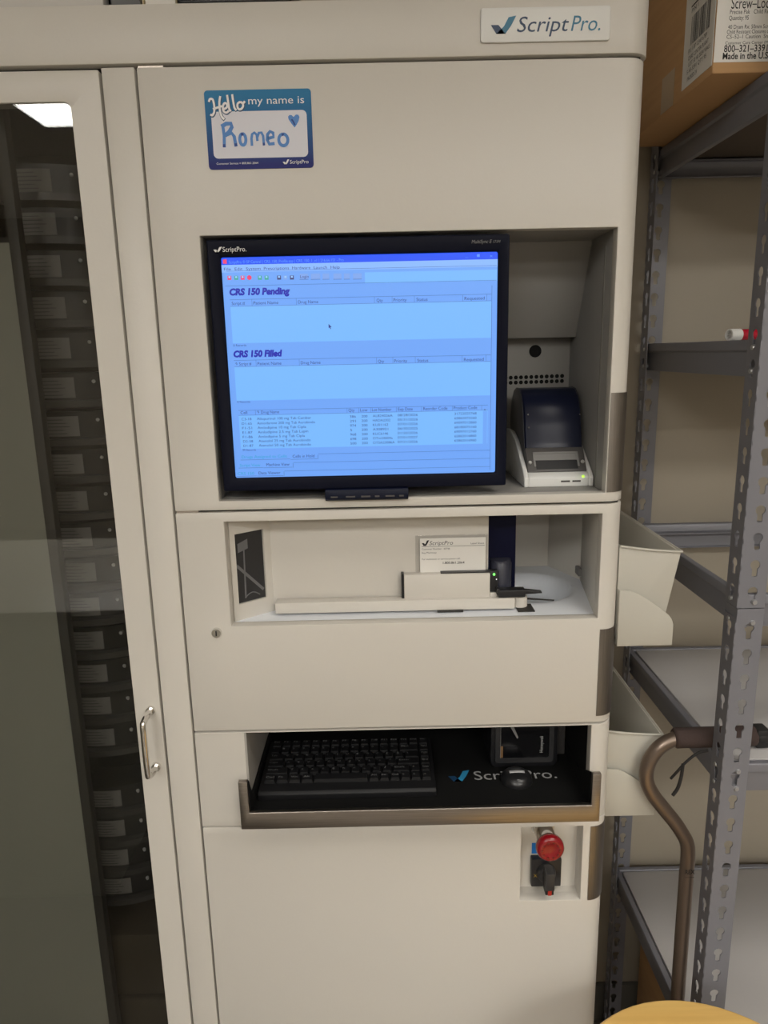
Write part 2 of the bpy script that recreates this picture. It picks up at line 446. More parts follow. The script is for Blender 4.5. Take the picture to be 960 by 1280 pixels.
# milky moulded floor with a round bowl
b = B(); nx, ny = 90, 48; x0, x1, y0, y1 = -.2135, .3185, .018, .262; V = []
for j in range(ny+1):
    for i in range(nx+1):
        x = x0+(x1-x0)*i/nx; y = y0+(y1-y0)*j/ny
        d = math.hypot((x-.226)/.069, (y-.142)/.072)
        z = 1.1850
        k = max(0, min(1, (1.0-d)/.22)); k = k*k*(3-2*k)
        V.append((x, y, z-.034*k))
b.add(V, [(j*(nx+1)+i, j*(nx+1)+i+1, (j+1)*(nx+1)+i+1, (j+1)*(nx+1)+i) for j in range(ny) for i in range(nx)], tray_white)
b.build('vial_tray', None, cab, sharp=60)
b = B(); b.box(-.2135,.3185,.018,.262,1.146,1.1485); b.build('bay_floor', paint, cab)
b = B(); b.box(-.157,.186,.036,.058,1.1888,1.2045); b.build('guide_rail', paint, cab, bevel=.0008)
b = B(); b.box(.075,.112,.0345,.05,1.1862,1.1893); b.build('rail_slot', dark_gap, cab)
b = B(); b.box(.190,.214,.030,.060,1.1856,1.187); b.build('rail_slot', dark_gap, cab)
b = B(); b.prism([(.198,.082),(.25,.070),(.252,.073),(.205,.088)], 'z', 1.1868,1.1876); b.build('tray_slot', dark_gap, cab)
# dark vial lift column
b = B(); b.box(.149,.1940,.080,.095,1.185,1.3342); b.box(.151,.153,.060,.080,1.185,1.3342)
col = b.build('vial_lift', mat('lift_navy', (.004,.005,.022), .35, spec=.12), cab)
b = B(); b.lathe((.171,.076,1.195), (.171,.076,1.252), [(0,.0165),(.9,.0165),(.93,.0155),(1,.0155)], 28); b.lathe((.171,.076,1.252), (.171,.076,1.2525), [(0,.0155),(1,.014)], 28, mat('vial_top', (.035,.037,.055), .3))
b.build('vial_cup', mat('cup_navy', (.008,.010,.032), .25, spec=.2), col)
b = B(); b.lathe((.1545,.079,1.262), (.1545,.0775,1.262), [(0,.0012),(1,.0010)], 10); b.build('indicator_lamp', amber_led, col)
# labelling arm
b = B(); b.box(.0282,.1515,.044,.0585,1.2015,1.2400); arm = b.build('label_arm', paint, cab, bevel=.0012)
b = B(); b.box(.0245,.0280,.046,.0585,1.1995,1.2410); b.build('arm_end_shadow', black, arm)  # black plate put in as the shadow at the arm's left end
b = B(); b.box(.081,.152,.047,.0585,1.2401,1.2416); b.build('arm_top_strip', black, arm)
b = B(); b.box(.1517,.1630,.047,.0585,1.2110,1.2425)
b.build('arm_connector', black, arm, bevel=.0006)
b = B(); b.box(.1517,.1625,.0445,.0585,1.2015,1.2105); b.build('arm_foot', paint, arm, bevel=.0006)
b = B(); b.cyl((.1575,.0475,1.2375), (.1575,.0462,1.2375), .0017, n=12); b.build('indicator_lamp', green_led, arm)
b = B(); b.cyl((.1610,.0475,1.2300), (.1610,.0466,1.2300), .0008, n=10); b.build('indicator_lamp', white_led, arm)
b = B(); b.cyl((.1610,.0475,1.2170), (.1610,.0466,1.2170), .0008, n=10); b.build('indicator_lamp', white_led, arm)
b = B(); b.box(.1625,.2010,.036,.052,1.2060,1.2165); b.box(.1600,.1640,.036,.052,1.2100,1.2190); b.prism([(.2005,1.2155),(.225,1.2125),(.226,1.2095),(.2005,1.2085)], 'y', .040, .047)
b.build('gripper', black, cab, bevel=.0008)
b = B(); b.lathe((.196,.055,1.187), (.196,.055,1.2025), [(0,.0115),(.85,.0115),(1,.0105)], 24); b.build('roller', paint, cab, sharp=50)
b = B(); b.box(.3105,.3165,.158,.178,1.1955,1.2075); b.build('tray_clip', light_grey, cab)
# information card in its clear holder
b = B(); b.box(.0455,.1490,.0570,.0592,1.2365,1.2945); hold = b.build('card_holder', clear_plastic, cab, bevel=.0006)
b = B(); b.box(.0520,.1465,.0562,.0567,1.2385,1.2905, paper); Y = .0559
O = (0, Y, 0)
check(b, .0548, 1.2795, .0105, .0085, O, m1=ink)
b.text('ScriptPro', .0655, 1.2805, .0062, .034, ink_grey, O, shear=.2)
b.text('Label Sheet', .1440, 1.2805, .0028, .019, ink_grey, O, align='r')
b.rect(.0545,.1448,1.2782,1.2787,Y,ink)
b.text('Customer Number:  40748', .0548, 1.2735, .0026, .040, ink_grey, O)
b.text('Key Pharmacy', .0548, 1.2680, .0026, .021, ink_grey, O)
b.text('For assistance or service please call:', .0548, 1.2585, .0025, .055, ink_grey, O)
b.text('1.800.861.2064', .0850, 1.2520, .0034, .031, ink, O, bold=.015)
b.build('information_card', None, cab, flat=True, label='white printed service card in a clear holder')
# cam lock
b = B(); b.lathe((-.2342,.001,1.1771), (-.2342,-.004,1.1771), [(0,.0072),(.6,.0072),(1,.0062)], 28)
lock = b.build('cam_lock', chrome, cab, label='round chrome key lock')
b = B(); b.box(-.2350,-.2334,-.0044,-.0039,1.1735,1.1807); b.build('keyhole', black, lock)

# keyboard bay
b = B()
b.box(-.2075,-.2035,.0005,.40,.89,1.0218, mat('grey_bay_side', (.36,.34,.31), .5)); b.box(.2935,.2965,.0005,.40,.89,1.0218, black_matt)
b.box(-.2035,.2935,.36,.40,.89,1.03, black_matt); b.box(-.2035,.2935,.022,.40,1.0235,1.026, black_matt)
b.build('bay_liner', None, cab)
# pull-out keyboard tray with brushed steel front
b = B(); b.box(-.2010,.2905,-.024,.34,.8990,.9035); b.box(-.2030,-.1995,-.022,.34,.899,.9235); b.box(.2900,.2930,-.022,.34,.899,.9235)
b.prism([(-.022,.9235),(.0,.9235),(-.022,.961)], 'x', -.2030, -.1995); b.prism([(-.022,.9235),(.05,.9235),(-.022,.961)], 'x', .2900, .2930)
tray = b.build('keyboard_tray', black_matt, cab)
b = B(); pr = [(-.2128,.9645),(-.1998,.9645),(-.1998,.9150),(.2880,.9150),(.2880,.9645),(.3005,.9645),(.3005,.8885),(-.2128,.8885)]
b.prism(pr, 'y', -.032, -.024); b.build('tray_front', bar_steel, tray, bevel=.0012, label='brushed steel front edge of the tray')
b = B(); O = (0,0,.9040); V_ = (0,1,0)
check(b, .0925, .050, .035, .030, O, V=V_, m1=mat('tray_logo_navy', (.01,.05,.12), .5), m2=mat('tray_logo_blue', (.03,.27,.50), .5))
b.text('ScriptPro.', .1330, .0535, .0240, .1275, mat('tray_logo_white', (.38,.38,.38), .5), O, V=V_)
b.build('lettering', None, tray, flat=True)
b = B(); b.cyl((-.1990,.10,.915), (-.1980,.10,.915), .002, n=10); b.build('screw', chrome, tray)

# emergency stop and main switch in their recess
b = B()
b.box(.1915,.2915,.030,.034,.7265,.8620); b.box(.1915,.1955,.017,.034,.7265,.8620); b.box(.2875,.2915,.017,.034,.7265,.8620)
b.box(.1915,.2915,.017,.034,.7265,.7305); b.box(.1915,.2915,.017,.034,.8580,.8620)
b.build('switch_recess', paint, cab)
es = B(); c0 = Vector((.2335,.030,.8395))
es.lathe(c0, c0+Vector((0,-.043,0)), [(0,.0170),(.12,.0170),(.13,.0150),(.95,.0150),(1,.0140)], 32)
est = es.build('stop_button_collar', chrome, cab, sharp=50)
b = B(); c1 = c0+Vector((0,-.043,0))
b.lathe(c1, c1+Vector((0,-.016,0)), [(0,.0150),(.10,.0195),(.45,.0208),(.75,.0200),(.92,.0178),(1.0,.0150),(.93,.0115),(.86,.0095),(.86,.0001)], 40)
b.build('stop_button', red_glossy, est, sharp=60, label='red mushroom emergency stop button')
b = B()
for k in range(10):
    a = 2*math.pi*k/10; p = c1+Vector((math.cos(a)*.0128,-.0153,math.sin(a)*.0128)); b.cyl(p, p+Vector((0,-.0008,0)), .0018, .0012, 8)
b.build('button_ridge', red_deep, est)
b = B(); b.box(.2165,.2625,.018,.030,.7395,.7880); sw = b.build('switch_plate', black, cab, bevel=.0015, label='square black rotary switch plate')
b = B(); b.lathe((.2385,.018,.766), (.2385,.008,.766), [(0,.0150),(.6,.0140),(1,.0125)], 28)
b.box(.2320,.2450,-.012,.009,.757,.7860, mat('knob_grip', (.03,.03,.032), .4))
b.build('rotary_knob', black, sw, bevel=.0008)
b = B(); b.box(.2325,.2450,-.008,.010,.7465,.7575, black); b.box(.2360,.2420,-.0088,.005,.7460,.7560, red_tag); b.build('knob_pointer', None, sw, bevel=.0008, label='red tipped pointer')
b = B(); O = (0,.0177,0); b.text('X', .2195, .757, .006, None, yellow_ink, O); b.build('lettering', None, sw, flat=True)
b = B(); b.box(.2185,.2275,.0293,.0299,.7900,.8085); b.build('blue_tape', blue_tape, cab)

# header badge
b = B(); b.prism(rrect(.1255,.2758,1.8999,1.9360,.003), 'y', -.0052, -.002); bad = b.build('name_plate', white_plastic, cab, bevel=.0012)
b = B(); O = (0,-.0056,0)
check(b, .1372, 1.9085, .0292, .0185, O, m1=navy_ink, m2=teal_ink)
b.text('Script', .1675, 1.9100, .0165, .0600, navy_ink, O, shear=.22); b.text('Pro.', .2300, 1.9100, .0165, .0340, teal_ink, O, shear=.22)
b.build('lettering', None, bad, flat=True)

# hello sticker
sx = lambda cx: -.2003+(cx-65)/835*.1262
sz = lambda cy: 1.8573-(cy-45)/625*.0865
b = B(); b.prism(rrect(-.2003,-.0741,1.7708,1.8573,.004), 'y', -.0009, .0004); stk = b.build('name_sticker', sticker_grad, cab, label='blue and white hello my name is sticker')
b = B(); O = (0,-.0012,0); U = (1,0,0); Vz = (0,0,1)
b.plate(rrect(sx(110),sx(860),sz(583),sz(212),.0055), O, U, Vz, sticker_white)
b.build('white_field', None, stk, flat=True)
b = B(); O = (0,-.0015,0)
b.text('my name is', sx(408), sz(160), .0085, sx(845)-sx(408), white_ink, O)
b.text('Customer Service = 800.861.2064', sx(128), sz(632), .0024, sx(460)-sx(128), white_ink, O)
check(b, sx(655), sz(640), .0080, .0056, O, m1=white_ink); b.text('ScriptPro', sx(712), sz(636), .0042, sx(860)-sx(712), white_ink, O)
shadow_print = mat('sticker_shadow_print', (.04,.09,.17), .5)
hello = [[(100,135),(108,116),(122,112),(134,124),(140,170),(136,215),(120,240),(106,232)], [(128,192),(160,182),(200,170)], [(192,92),(182,140),(182,200),(192,248),(212,274)],
         [(208,196),(236,182),(240,156),(222,148),(208,172),(210,208),(232,222),(252,206)], [(246,84),(250,130),(256,190),(268,212)], [(286,80),(290,130),(298,186),(312,204)],
         [(345,140),(326,152),(321,176),(331,197),(350,195),(365,175),(363,152),(345,140)], [(362,150),(371,148),(382,136)]]
for i, st_ in enumerate(hello):
    q = [(sx(p[0]), sz(p[1])) for p in smooth2(st_)]
    b.ribbon(q, 25/835*.1262, (.0004,-.00125-.00001*i,-.0006), U, Vz, shadow_print)
    b.ribbon(q, 16/835*.1262, (0,-.00165-.00001*i,0), U, Vz, white_ink)
S = lambda pts, w=24, m=marker_ink, y=-.0016: b.ribbon([(sx(p),sz(q)) for p, q in pts], w/835*.1262, (0,y,0), U, Vz, m)
S([(197,325),(203,400),(198,495)]); S([(185,330),(225,308),(262,308),(268,335),(245,372),(210,402)], 30, y=-.0017); S([(210,400),(262,382),(282,410),(292,490)], 26, y=-.0018)
def ring(cx, cy, rx, ry): S([(cx+rx*math.sin(2*math.pi*k/20), cy-ry*math.cos(2*math.pi*k/20)) for k in range(21)], 24)
ring(348,435,24,45); ring(668,445,36,46)
S([(418,487),(417,430),(424,395),(442,383),(460,400),(463,450)], 20); S([(463,420),(478,385),(498,384),(510,410),(513,485)], 20, y=-.0017)
S([(545,432),(592,420),(590,388),(566,376),(545,400),(540,440),(556,476),(598,472)], 24)
S([(198,470),(198,495)], 20, marker_dark, -.0019); S([(290,465),(292,490)], 20, marker_dark, -.0019); S([(342,385),(350,405)], 20, marker_dark, -.0019)
S([(511,465),(513,487)], 16, marker_dark, -.0019); S([(660,398),(672,408)], 20, marker_dark, -.0019)
b.plate([(sx(x),sz(y)) for x, y in ((762,350),(738,318),(716,282),(714,262),(726,250),(742,252),(757,266),(776,248),(796,250),(803,268),(796,298),(778,328))], (0,-.0016,0), U, Vz, marker_ink)
S([(740,285),(752,300),(765,330)], 12, marker_dark, -.0018)
b.build('lettering', None, stk, flat=True)

# left glass door
b = B(); x0, x1, z0, z1 = -.945+.003, -.3225, .06, 1.8822; hx0, hx1, hz0, hz1 = -.895, -.3592, .20, 1.8488; r = .009
outer = rrect(x0, x1, z0, z1, .002, 8); inner = rrect(hx0, hx1, hz0, hz1, r, 8)
n = len(outer); vs = []
for y in (.0, .022):
    vs += [(p[0], y, p[1]) for p in outer]+[(p[0], y, p[1]) for p in inner]
fs = []
for i in range(n):
    j = (i+1) % n
    fs += [(i, j, n+j, n+i), (2*n+i, 3*n+i, 3*n+j, 2*n+j), (i, 2*n+i, 2*n+j, j), (n+i, n+j, 3*n+j, 3*n+i)]
b.add(vs, fs); door = b.build('glass_door', paint, cab, bevel=.001, sharp=30)
b = B(); b.prism(rrect(hx0+.0002,hx1-.0002,hz0+.0002,hz1-.0002,r), 'y', .0030, .0070); b.build('door_glass', door_glass, door)
b = B(); hx = -.3365; za_, zb2 = 1.0620, .9730
b.tube([tuple(p) for p in smooth3([(hx,.004,za_),(hx,-.016,za_),(hx-.0008,-.028,za_-.003),(hx-.0012,-.033,za_-.012),(hx-.0012,-.033,zb2+.012),(hx-.0008,-.028,zb2+.003),(hx,-.016,zb2),(hx,.004,zb2)])], .0043, 16)
for z in (za_, zb2): b.lathe((hx,.0005,z), (hx,-.004,z), [(0,.0070),(1,.0062)], 20)
b.build('pull_handle', chrome, door, sharp=60, label='chrome bow handle')
# inside of the glazed bay
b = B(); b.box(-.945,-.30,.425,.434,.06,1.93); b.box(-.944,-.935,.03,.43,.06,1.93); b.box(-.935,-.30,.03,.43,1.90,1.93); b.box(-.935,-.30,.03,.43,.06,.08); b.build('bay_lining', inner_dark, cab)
b = B(); b.box(-.930,-.4740,.045,.055,.08,1.70); b.build('reflection_panel', reflection_panel, cab)  # panel added behind the glass to imitate the reflected room
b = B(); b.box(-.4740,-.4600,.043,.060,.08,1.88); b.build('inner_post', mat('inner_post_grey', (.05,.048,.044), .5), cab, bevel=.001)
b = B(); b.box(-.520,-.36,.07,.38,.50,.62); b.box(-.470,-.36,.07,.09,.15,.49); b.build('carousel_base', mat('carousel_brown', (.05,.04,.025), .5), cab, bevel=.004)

ORD = ['first','second','third','fourth','fifth','sixth','seventh','eighth','ninth','tenth','eleventh','twelfth','thirteenth','fourteenth','fifteenth','sixteenth','seventeenth','eighteenth','nineteenth','twentieth','twenty-first','twenty-second']
def make_cell():
    cx, cy, z = -.468, .240, 1.40
    t = thing('dispensing_cell', '', 'dispensing cell', (cx, cy, z-.022), 'dispensing cells behind the glass door')
    def arc(b, r0, r1, a0, a1, z0, z1, m=None, n=14):
        v = []; fs = []
        for i in range(n+1):
            a = R(a0+(a1-a0)*i/n); s_, c_ = math.sin(a), math.cos(a)
            for r, zz in ((r0,z0),(r1,z0),(r1,z1),(r0,z1)): v.append((cx+r*s_, cy-r*c_, zz))
        for i in range(n):
            for k in range(4): fs.append((4*i+k, 4*i+(k+1) % 4, 4*i+4+(k+1) % 4, 4*i+4+k))
        fs += [(0,1,2,3), (4*n+3,4*n+2,4*n+1,4*n)]
        b.add(v, fs, m)
    b = B(); arc(b, .07, .130, -20, 42, z-.022, z+.022); b.build('body', cell_black, t, sharp=40)
    b = B(); arc(b, .07, .143, -22, 44, z-.0262, z-.0165); b.build('lip', mat('cell_lip', (.060,.058,.056), .3), t, sharp=40)
    b = B(); arc(b, .130, .1308, -13, 12.5, z-.0135, z+.0155, cell_label)
    for k in range(5): arc(b, .1308, .1310, -8, 3+2*(k % 3), z+.010-.005*k, z+.0112-.005*k, cell_print, 5)
    b.build('label', None, t, sharp=40)
    b = B(); arc(b, .130, .1312, -17, -13, z-.012, z+.012, cell_print, 3); b.build('side_tag', None, t)
    b = B(); a = R(24); p = Vector((cx+.131*math.sin(a), cy-.131*math.cos(a), z+.009)); b.lathe(p, p+Vector((.002,-.004,0)), [(0,.0028),(1,.0020)], 10); b.build('latch', mat('latch_glint', (.75,.75,.72), .3), t)  # latch tab coloured white to carry its specular glint
    return t
rows = [k for k in range(-7, 14) if k != 9]
cells = []
proto = make_cell()
for i, k in enumerate(rows):
    o = proto if i == 0 else copy_tree(proto)
    o.location.z = 1.378-.0554*k
    o['label'] = 'black dispensing cell behind the smoked glass door, %s from the top' % ORD[i]

# ------------------------------------------------------------------ monitor in the upper bay
mon = thing('monitor', 'black flat monitor with a lit blue program window, set in the upper bay', 'monitor', (-.023,.06,1.3630))
MX0, MX1, MZ0, MZ1 = -.2098, .1637, 1.3762, 1.6905
SX0, SX1, SZ0, SZ1 = -.1945, .1502, 1.3930, 1.6708
b = B(); n = 6; yb, yi = -.003, .001
o_ = [(MX0,MZ0),(MX1,MZ0),(MX1,MZ1),(MX0,MZ1)]; i_ = [(SX0,SZ0),(SX1,SZ0),(SX1,SZ1),(SX0,SZ1)]
vs = [(x,yb+.03,z) for x,z in o_]+[(x,yb,z) for x,z in o_]+[(x,yi,z) for x,z in i_]+[(x,yi+.006,z) for x,z in i_]
fs = []
for i in range(4):
    j = (i+1) % 4
    for k in range(3): fs.append((4*k+i, 4*k+j, 4*k+4+j, 4*k+4+i))
b.add(vs, fs); bez = b.build('bezel', mat('bezel_black', (.004,.005,.014), .42, spec=.09), mon, bevel=.0022, seg=3)
b = B(); b.prism([(.022,MZ0+.004),(.05,MZ0+.02),(.075,MZ0+.06),(.075,MZ1-.06),(.05,MZ1-.02),(.022,MZ1-.004)], 'x', MX0+.006, MX1-.006); b.build('back_housing', black, mon, bevel=.003)
b = B(); b.box(-.065,.02,.072,.2045,1.47,1.555); b.build('mount_arm', dark_gap, mon, bevel=.003)
b = B(); b.prism([(-.010,1.3765),(-.012,1.3645),(-.007,1.3612),(-.0015,1.3620),(-.0008,1.3634),(.012,1.3640),(.020,1.3765)], 'x', -.0755, .0340); cs = b.build('control_strip', navy_black, mon, bevel=.0008)
b = B()
for x, w in ((-.068,.009),(-.048,.012),(-.028,.012),(-.010,.006),(.004,.012),(.022,.006)): b.box(x,x+w,-.0125,-.0100,1.3662,1.3682)
b.build('control_buttons', grey_plastic, cs)
b = B(); O = (0,-.0034,0)
check(b, -.2015, 1.6760, .0110, .0065, O, m1=white_ink); b.text('ScriptPro.', -.1900, 1.6765, .0058, .0290, white_ink, O)
b.text('MultiSync E', .1165, 1.6800, .0042, .0250, key_grey, O, shear=.25); b.text('171M', .1430, 1.6800, .0034, .0090, key_grey, O, shear=.25)
b.build('lettering', None, bez, flat=True)
# the lit screen
ys = .005
b = B(); b.box(SX0-.002,SX1+.002,ys,ys+.004,SZ0-.002,SZ1+.002); scr = b.build('screen', s_bg, mon)
TLc, TRc, BLc, BRc = (78,95), (900,83), (131,745), (885,728)
def suv(px, py):
    u, v = .5, .5
    for _ in range(12):
        x = (1-v)*((1-u)*TLc[0]+u*TRc[0])+v*((1-u)*BLc[0]+u*BRc[0]); y = (1-v)*((1-u)*TLc[1]+u*TRc[1])+v*((1-u)*BLc[1]+u*BRc[1])
        xu = (1-v)*(TRc[0]-TLc[0])+v*(BRc[0]-BLc[0]); yv = (1-u)*(BLc[1]-TLc[1])+u*(BRc[1]-TRc[1])
        u += (px-x)/xu; v += (py-y)/yv
    return SX0+u*(SX1-SX0), SZ1-v*(SZ1-SZ0)
PXM = (SX1-SX0)/790                      # metres per screen measuring unit
b = B(); y1, y2, y3, y4 = ys-.0002, ys-.0004, ys-.0006, ys-.0008
def sr(ax, ay, bx, by, m, y=y2):         # rectangle between two measured corners
    (xa, za), (xb, zb) = suv(ax, ay), suv(bx, by); b.rect(xa, xb, zb, za, y, m)
def sl(ax, ay, bx, by, m=s_line, t=.0005):
    (xa, za), (xb, zb) = suv(ax, ay), suv(bx, by)
    if abs(xa-xb) > abs(za-zb): z = (za+zb)/2; b.rect(xa, xb, z-t/2, z+t/2, y3, m)
    else: x = (xa+xb)/2; b.rect(x-t/2, x+t/2, min(za,zb), max(za,zb), y3, m)
def st(body, ax, ay, h, w, m=s_text, **k):
    x, z = suv(ax, ay); b.text(body, x, z, h*PXM, w*PXM if w else None, m, (0,y4,0), **k)
b.rect(SX0,SX1,SZ1-.0088,SZ1,y1,s_title)
b.rect(SX0,SX1,SZ1-.0178,SZ1-.0088,y1,s_menu)
sr(505,138,897,163,s_field); sl(95,136,897,118); sl(92,176,895,160)
st('ScriptPro ® SP Central | CRS_150_Profile.spp | CRS_150_1_v1 | 216.66.151 - Pro', 102,112,8,328,s_ttext)
sr(84,100,96,112,s_red,y3); st('_', 803,98,8,9,s_ttext); st('x', 876,98,8,8,s_ttext); sr(838,90,846,97,s_ttext,y3)
for w_, x, wd in (('File',88,20),('Edit',120,22),('System',153,42),('Prescriptions',206,72),('Hardware',290,52),('Launch',354,38),('Help',404,26)): st(w_, x, 131-(x-88)*.012, 8, wd)
for x, m in ((98,s_red),(118,s_green),(137,s_red),(188,s_green),(208,s_green),(245,s_dark),(264,s_btn),(283,s_dark)):
    sr(x,146,x+12,157,m,y3); sr(x+3,147,x+9,152,s_pale,y4)
x, z = suv(163,151); b.poly([(x+.0029*math.cos(k*math.pi/6),y3,z+.0029*math.sin(k*math.pi/6)) for k in range(12)], s_red)
for x, w_ in ((312,26),(345,28),(380,20),(412,24),(443,18),(470,26)): sr(x,141,x+w_,156,s_btn,y3); sl(x,157,x+w_,156.5,s_line,.0006)
st('Login', 314, 153, 8, 24)
st('CRS 150 Pending', 105, 200, 18, 174, s_head, bold=.055, shear=.15); st('CRS 150 Filled', 119, 378, 18, 143, s_head, bold=.055, shear=.15)
# first table
def table(l, r, yh0, yh1, yb, slope, heads, cols):
    (xl, zt), (xr, _) = suv(l, yh0), suv(r, yh0-(r-l)*slope); zh = suv(l, yh1)[1]; zb_ = suv(l+6, yb)[1]
    b.rect(xl, xr, zb_, zh, y2, s_field)
    for z in (zt, zh): b.rect(xl, xr, z-.00025, z+.00025, y3, s_line)
    for w_, x, wd in heads: st(w_, x, yh1-4-(x-l)*slope, 9, wd)
    for x in cols:
        xx = suv(x, yh1-(x-l)*slope)[0]; b.rect(xx-.0002, xx+.0002, zh, zt, y3, s_line)
table(106,880,213,232,338,.016,(('Script #',112,38),('Patient Name',176,72),('Drug Name',308,58),('Qty',540,18),('Priority',590,38),('Status',658,32),('Requested',800,58)),(172,303,534,586,652,795,866))
table(120,876,388,407,508,.016,(('↑ Script #',124,48),('Patient Name',190,70),('Drug Name',317,58),('Qty',544,18),('Priority',592,38),('Status',660,32),('Requested',797,58)),(186,313,540,588,654,792,862))
table(135,866,537,552,655,.020,(('Cell',142,20),('↑ Drug Name',190,66),('Qty',458,18),('Low',492,22),('Lot Number',527,58),('Exp Date',603,44),('Reorder Code',677,72),('Product Code',766,70)),(186,454,488,523,598,672,762,848))
st('0 Records', 118,347,6,38); st('0 Records', 132,514,6,38); st('99 Records', 150,661,6,40)
names = [('C3-18','Allopurinol 100 mg Tab Camber','386','200','AL824026A','08/28/2026','31722025768'),('D1-65','Amiodarone 200 mg Tab Aurobindo','291','200','HADA2302','05/31/2026','65862073260'),
 ('F1-51','Amlodipine 10 mg Tab Cipla','974','200','KU01162','07/01/2026','69097012860'),('E1-87','Amlodipine 2.5 mg Tab Lupin','5','200','A308921','06/30/2025','68180075160'),
 ('F1-86','Amlodipine 5 mg Tab Cipla','968','200','KUC6146','01/20/2026','69097012760'),('D2-58','Atenolol 25 mg Tab Aurobindo','698','200','OTw24604a','07/01/2027','65862016860'),('D1-87','Atenolol 50 mg Tab Aurobindo','500','200','OTSA23086A','07/31/2026','65862016960')]
for k, (c_, d_, q_, l_, n_, e_, p_) in enumerate(names):
    yy = 567+13.6*k; xo = 1.2*k
    st(c_, 145+xo, yy, 7.5, 30); st(d_, 190+xo, yy-1, 8, len(d_)*5.6); st(q_, 462+xo*.3, yy-7, 7.5, len(q_)*6); st(l_, 496+xo*.2, yy-8, 7.5, 18)
    st(n_, 529+xo*.1, yy-9, 7.5, len(n_)*6.6); st(e_, 602, yy-11, 7.5, 60); st(p_, 768-xo*.1, yy-15, 7.5, 66)
for (x0_, ty), (lx, w1, tx, w2, a_, c_) in zip(((146,684),(140,710),(136,736)), ((148,136,296,66,'Drugs Assigned to Cells','Cells in Hold'),(143,62,220,70,'Script View','Machine View'),(137,50,198,66,'CRS 150','Data Viewer'))):
    st(a_, lx, ty, 9, w1, s_teal); st(c_, tx, ty-2, 9, w2); sl(lx+w1+6, ty+3, tx+w2+6, ty+2); sl(lx-4, ty+4, lx+w1+5, ty+3); sl(tx+w2+8, ty-12, 872, ty-26-(0 if ty<700 else 0)); sl(tx+w2+8, ty+3, tx+w2+7, ty-11)
sl(880,176,872,720); sr(852,541,862,640,s_bg,y3); x, z = suv(857,536); b.poly([(x-.0012,y4,z-.001),(x+.0012,y4,z-.001),(x,y4,z+.001)], s_text)
x, z = suv(398,283); k = .001
b.poly([(x,y4,z),(x,y4,z-5.6*k),(x+1.3*k,y4,z-4.4*k),(x+2.3*k,y4,z-6.6*k),(x+3.1*k,y4,z-6.2*k),(x+2.2*k,y4,z-4.1*k),(x+4*k,y4,z-4*k)], s_text)
b.build('program_window', None, scr, flat=True)

# ------------------------------------------------------------------ label printer
pr = thing('label_printer', 'small white and black label printer right of the monitor in the upper bay', 'printer', (.247,.12,1.3624))
b = B(); b.prism([(.050,1.3626),(.050,1.3755),(.056,1.3815),(.085,1.398),(.125,1.421),(.160,1.430),(.2035,1.430),(.2035,1.3626)], 'x', .1985, .2050)
b.prism([(.050,1.3626),(.050,1.3755),(.056,1.3815),(.085,1.398),(.125,1.421),(.160,1.430),(.2035,1.430),(.2035,1.3626)], 'x', .2890, .2955)
b.prism([(.050,1.3626),(.050,1.3755),(.057,1.3815),(.066,1.3825),(.2035,1.3825),(.2035,1.3626)], 'x', .2050, .2890)
base = b.build('base', white_plastic, pr, bevel=.0015, seg=3)
b = B(); b.box(.250,.2625,.0494,.0502,1.3690,1.3715); b.box(.266,.2775,.0494,.0502,1.3690,1.3715); b.build('buttons', grey_plastic, base)
b = B(); b.lathe((.2810,.0512,1.3765), (.2810,.0486,1.3768), [(0,.0021),(1,.0016)], 12); b.build('status_light', mat('lime_led', (.4,.6,.1), .4, emit=(.55,1,.08), estr=.9), base)
cov = [(.084,1.412),(.088,1.4215),(.094,1.444),(.102,1.466),(.114,1.484),(.130,1.4935),(.150,1.4955),(.172,1.490),(.190,1.474),(.198,1.45),(.198,1.3830),(.084,1.3830)]
b = B(); b.prism(cov, 'x', .2060, .2880); cover = b.build('lid', mat('lid_navy_black', (.006,.008,.022), .28, spec=.22), pr, bevel=.003, seg=3)
b = B(); b.prism([(y+.004, z+.0008) for y, z in cov], 'x', .2052, .2062); b.build('lid_side', mat('lid_side_grey', (.045,.045,.05), .4), cover, bevel=.0004)
b = B(); b.prism([(y+.004, z+.0008) for y, z in cov], 'x', .2878, .2888); b.build('lid_side', mat('lid_side_grey', (.045,.045,.05), .4), cover, bevel=.0004)
b = B()
b.cyl((.235,.1140,1.4665), (.272,.1140,1.4665), .0115, n=20); b.build('label_roll', mat('roll_dim', (.06,.06,.065), .4), cover) if False else b.bm.free()
b = B()
for p in ((.2118,.0986,1.460),(.2118,.0925,1.442),(.2862,.0975,1.459)): b.lathe(p, (p[0],p[1]-.002,p[2]), [(0,.0012),(1,.0009)], 8)
b.build('lid_pin', light_grey, cover)
# sloping grey face with the label slot
O = Vector((.247,.0600,1.3822)); V2 = (Vector((0,.0845,1.4130))-Vector((0,.0600,1.3822))).normalized(); LV = .0394; N2 = Vector((0,-V2.z,V2.y))
b = B(); b.obox(O, (1,0,0), V2, N2, (-.0415,.0415), (0,LV), (-.012,.0015)); face = b.build('face_plate', grey_plastic, pr, bevel=.0012)
b = B()
for u, v in (((-.032,-.0295),(.008,.031)), ((.0295,.032),(.008,.031)), ((-.032,.032),(.0285,.031))): b.obox(O, (1,0,0), V2, N2, u, v, (.0012,.0030))
b.obox(O, (1,0,0), V2, N2, (-.0295,.0295), (.018,.0285), (.0012,.0022)); b.build('slot_frame', light_grey, face)
b = B(); b.obox(O, (1,0,0), V2, N2, (-.0295,.0295), (.0035,.0178), (.0012,.0019)); b.build('label_slot', black, face)
b = B()
for u in (-.0372, .0372):
    p = O+Vector((u,0,0))+V2*.0145; b.lathe(p+N2*.001, p+N2*.004, [(0,.0026),(.7,.0026),(1,.0018)], 14)
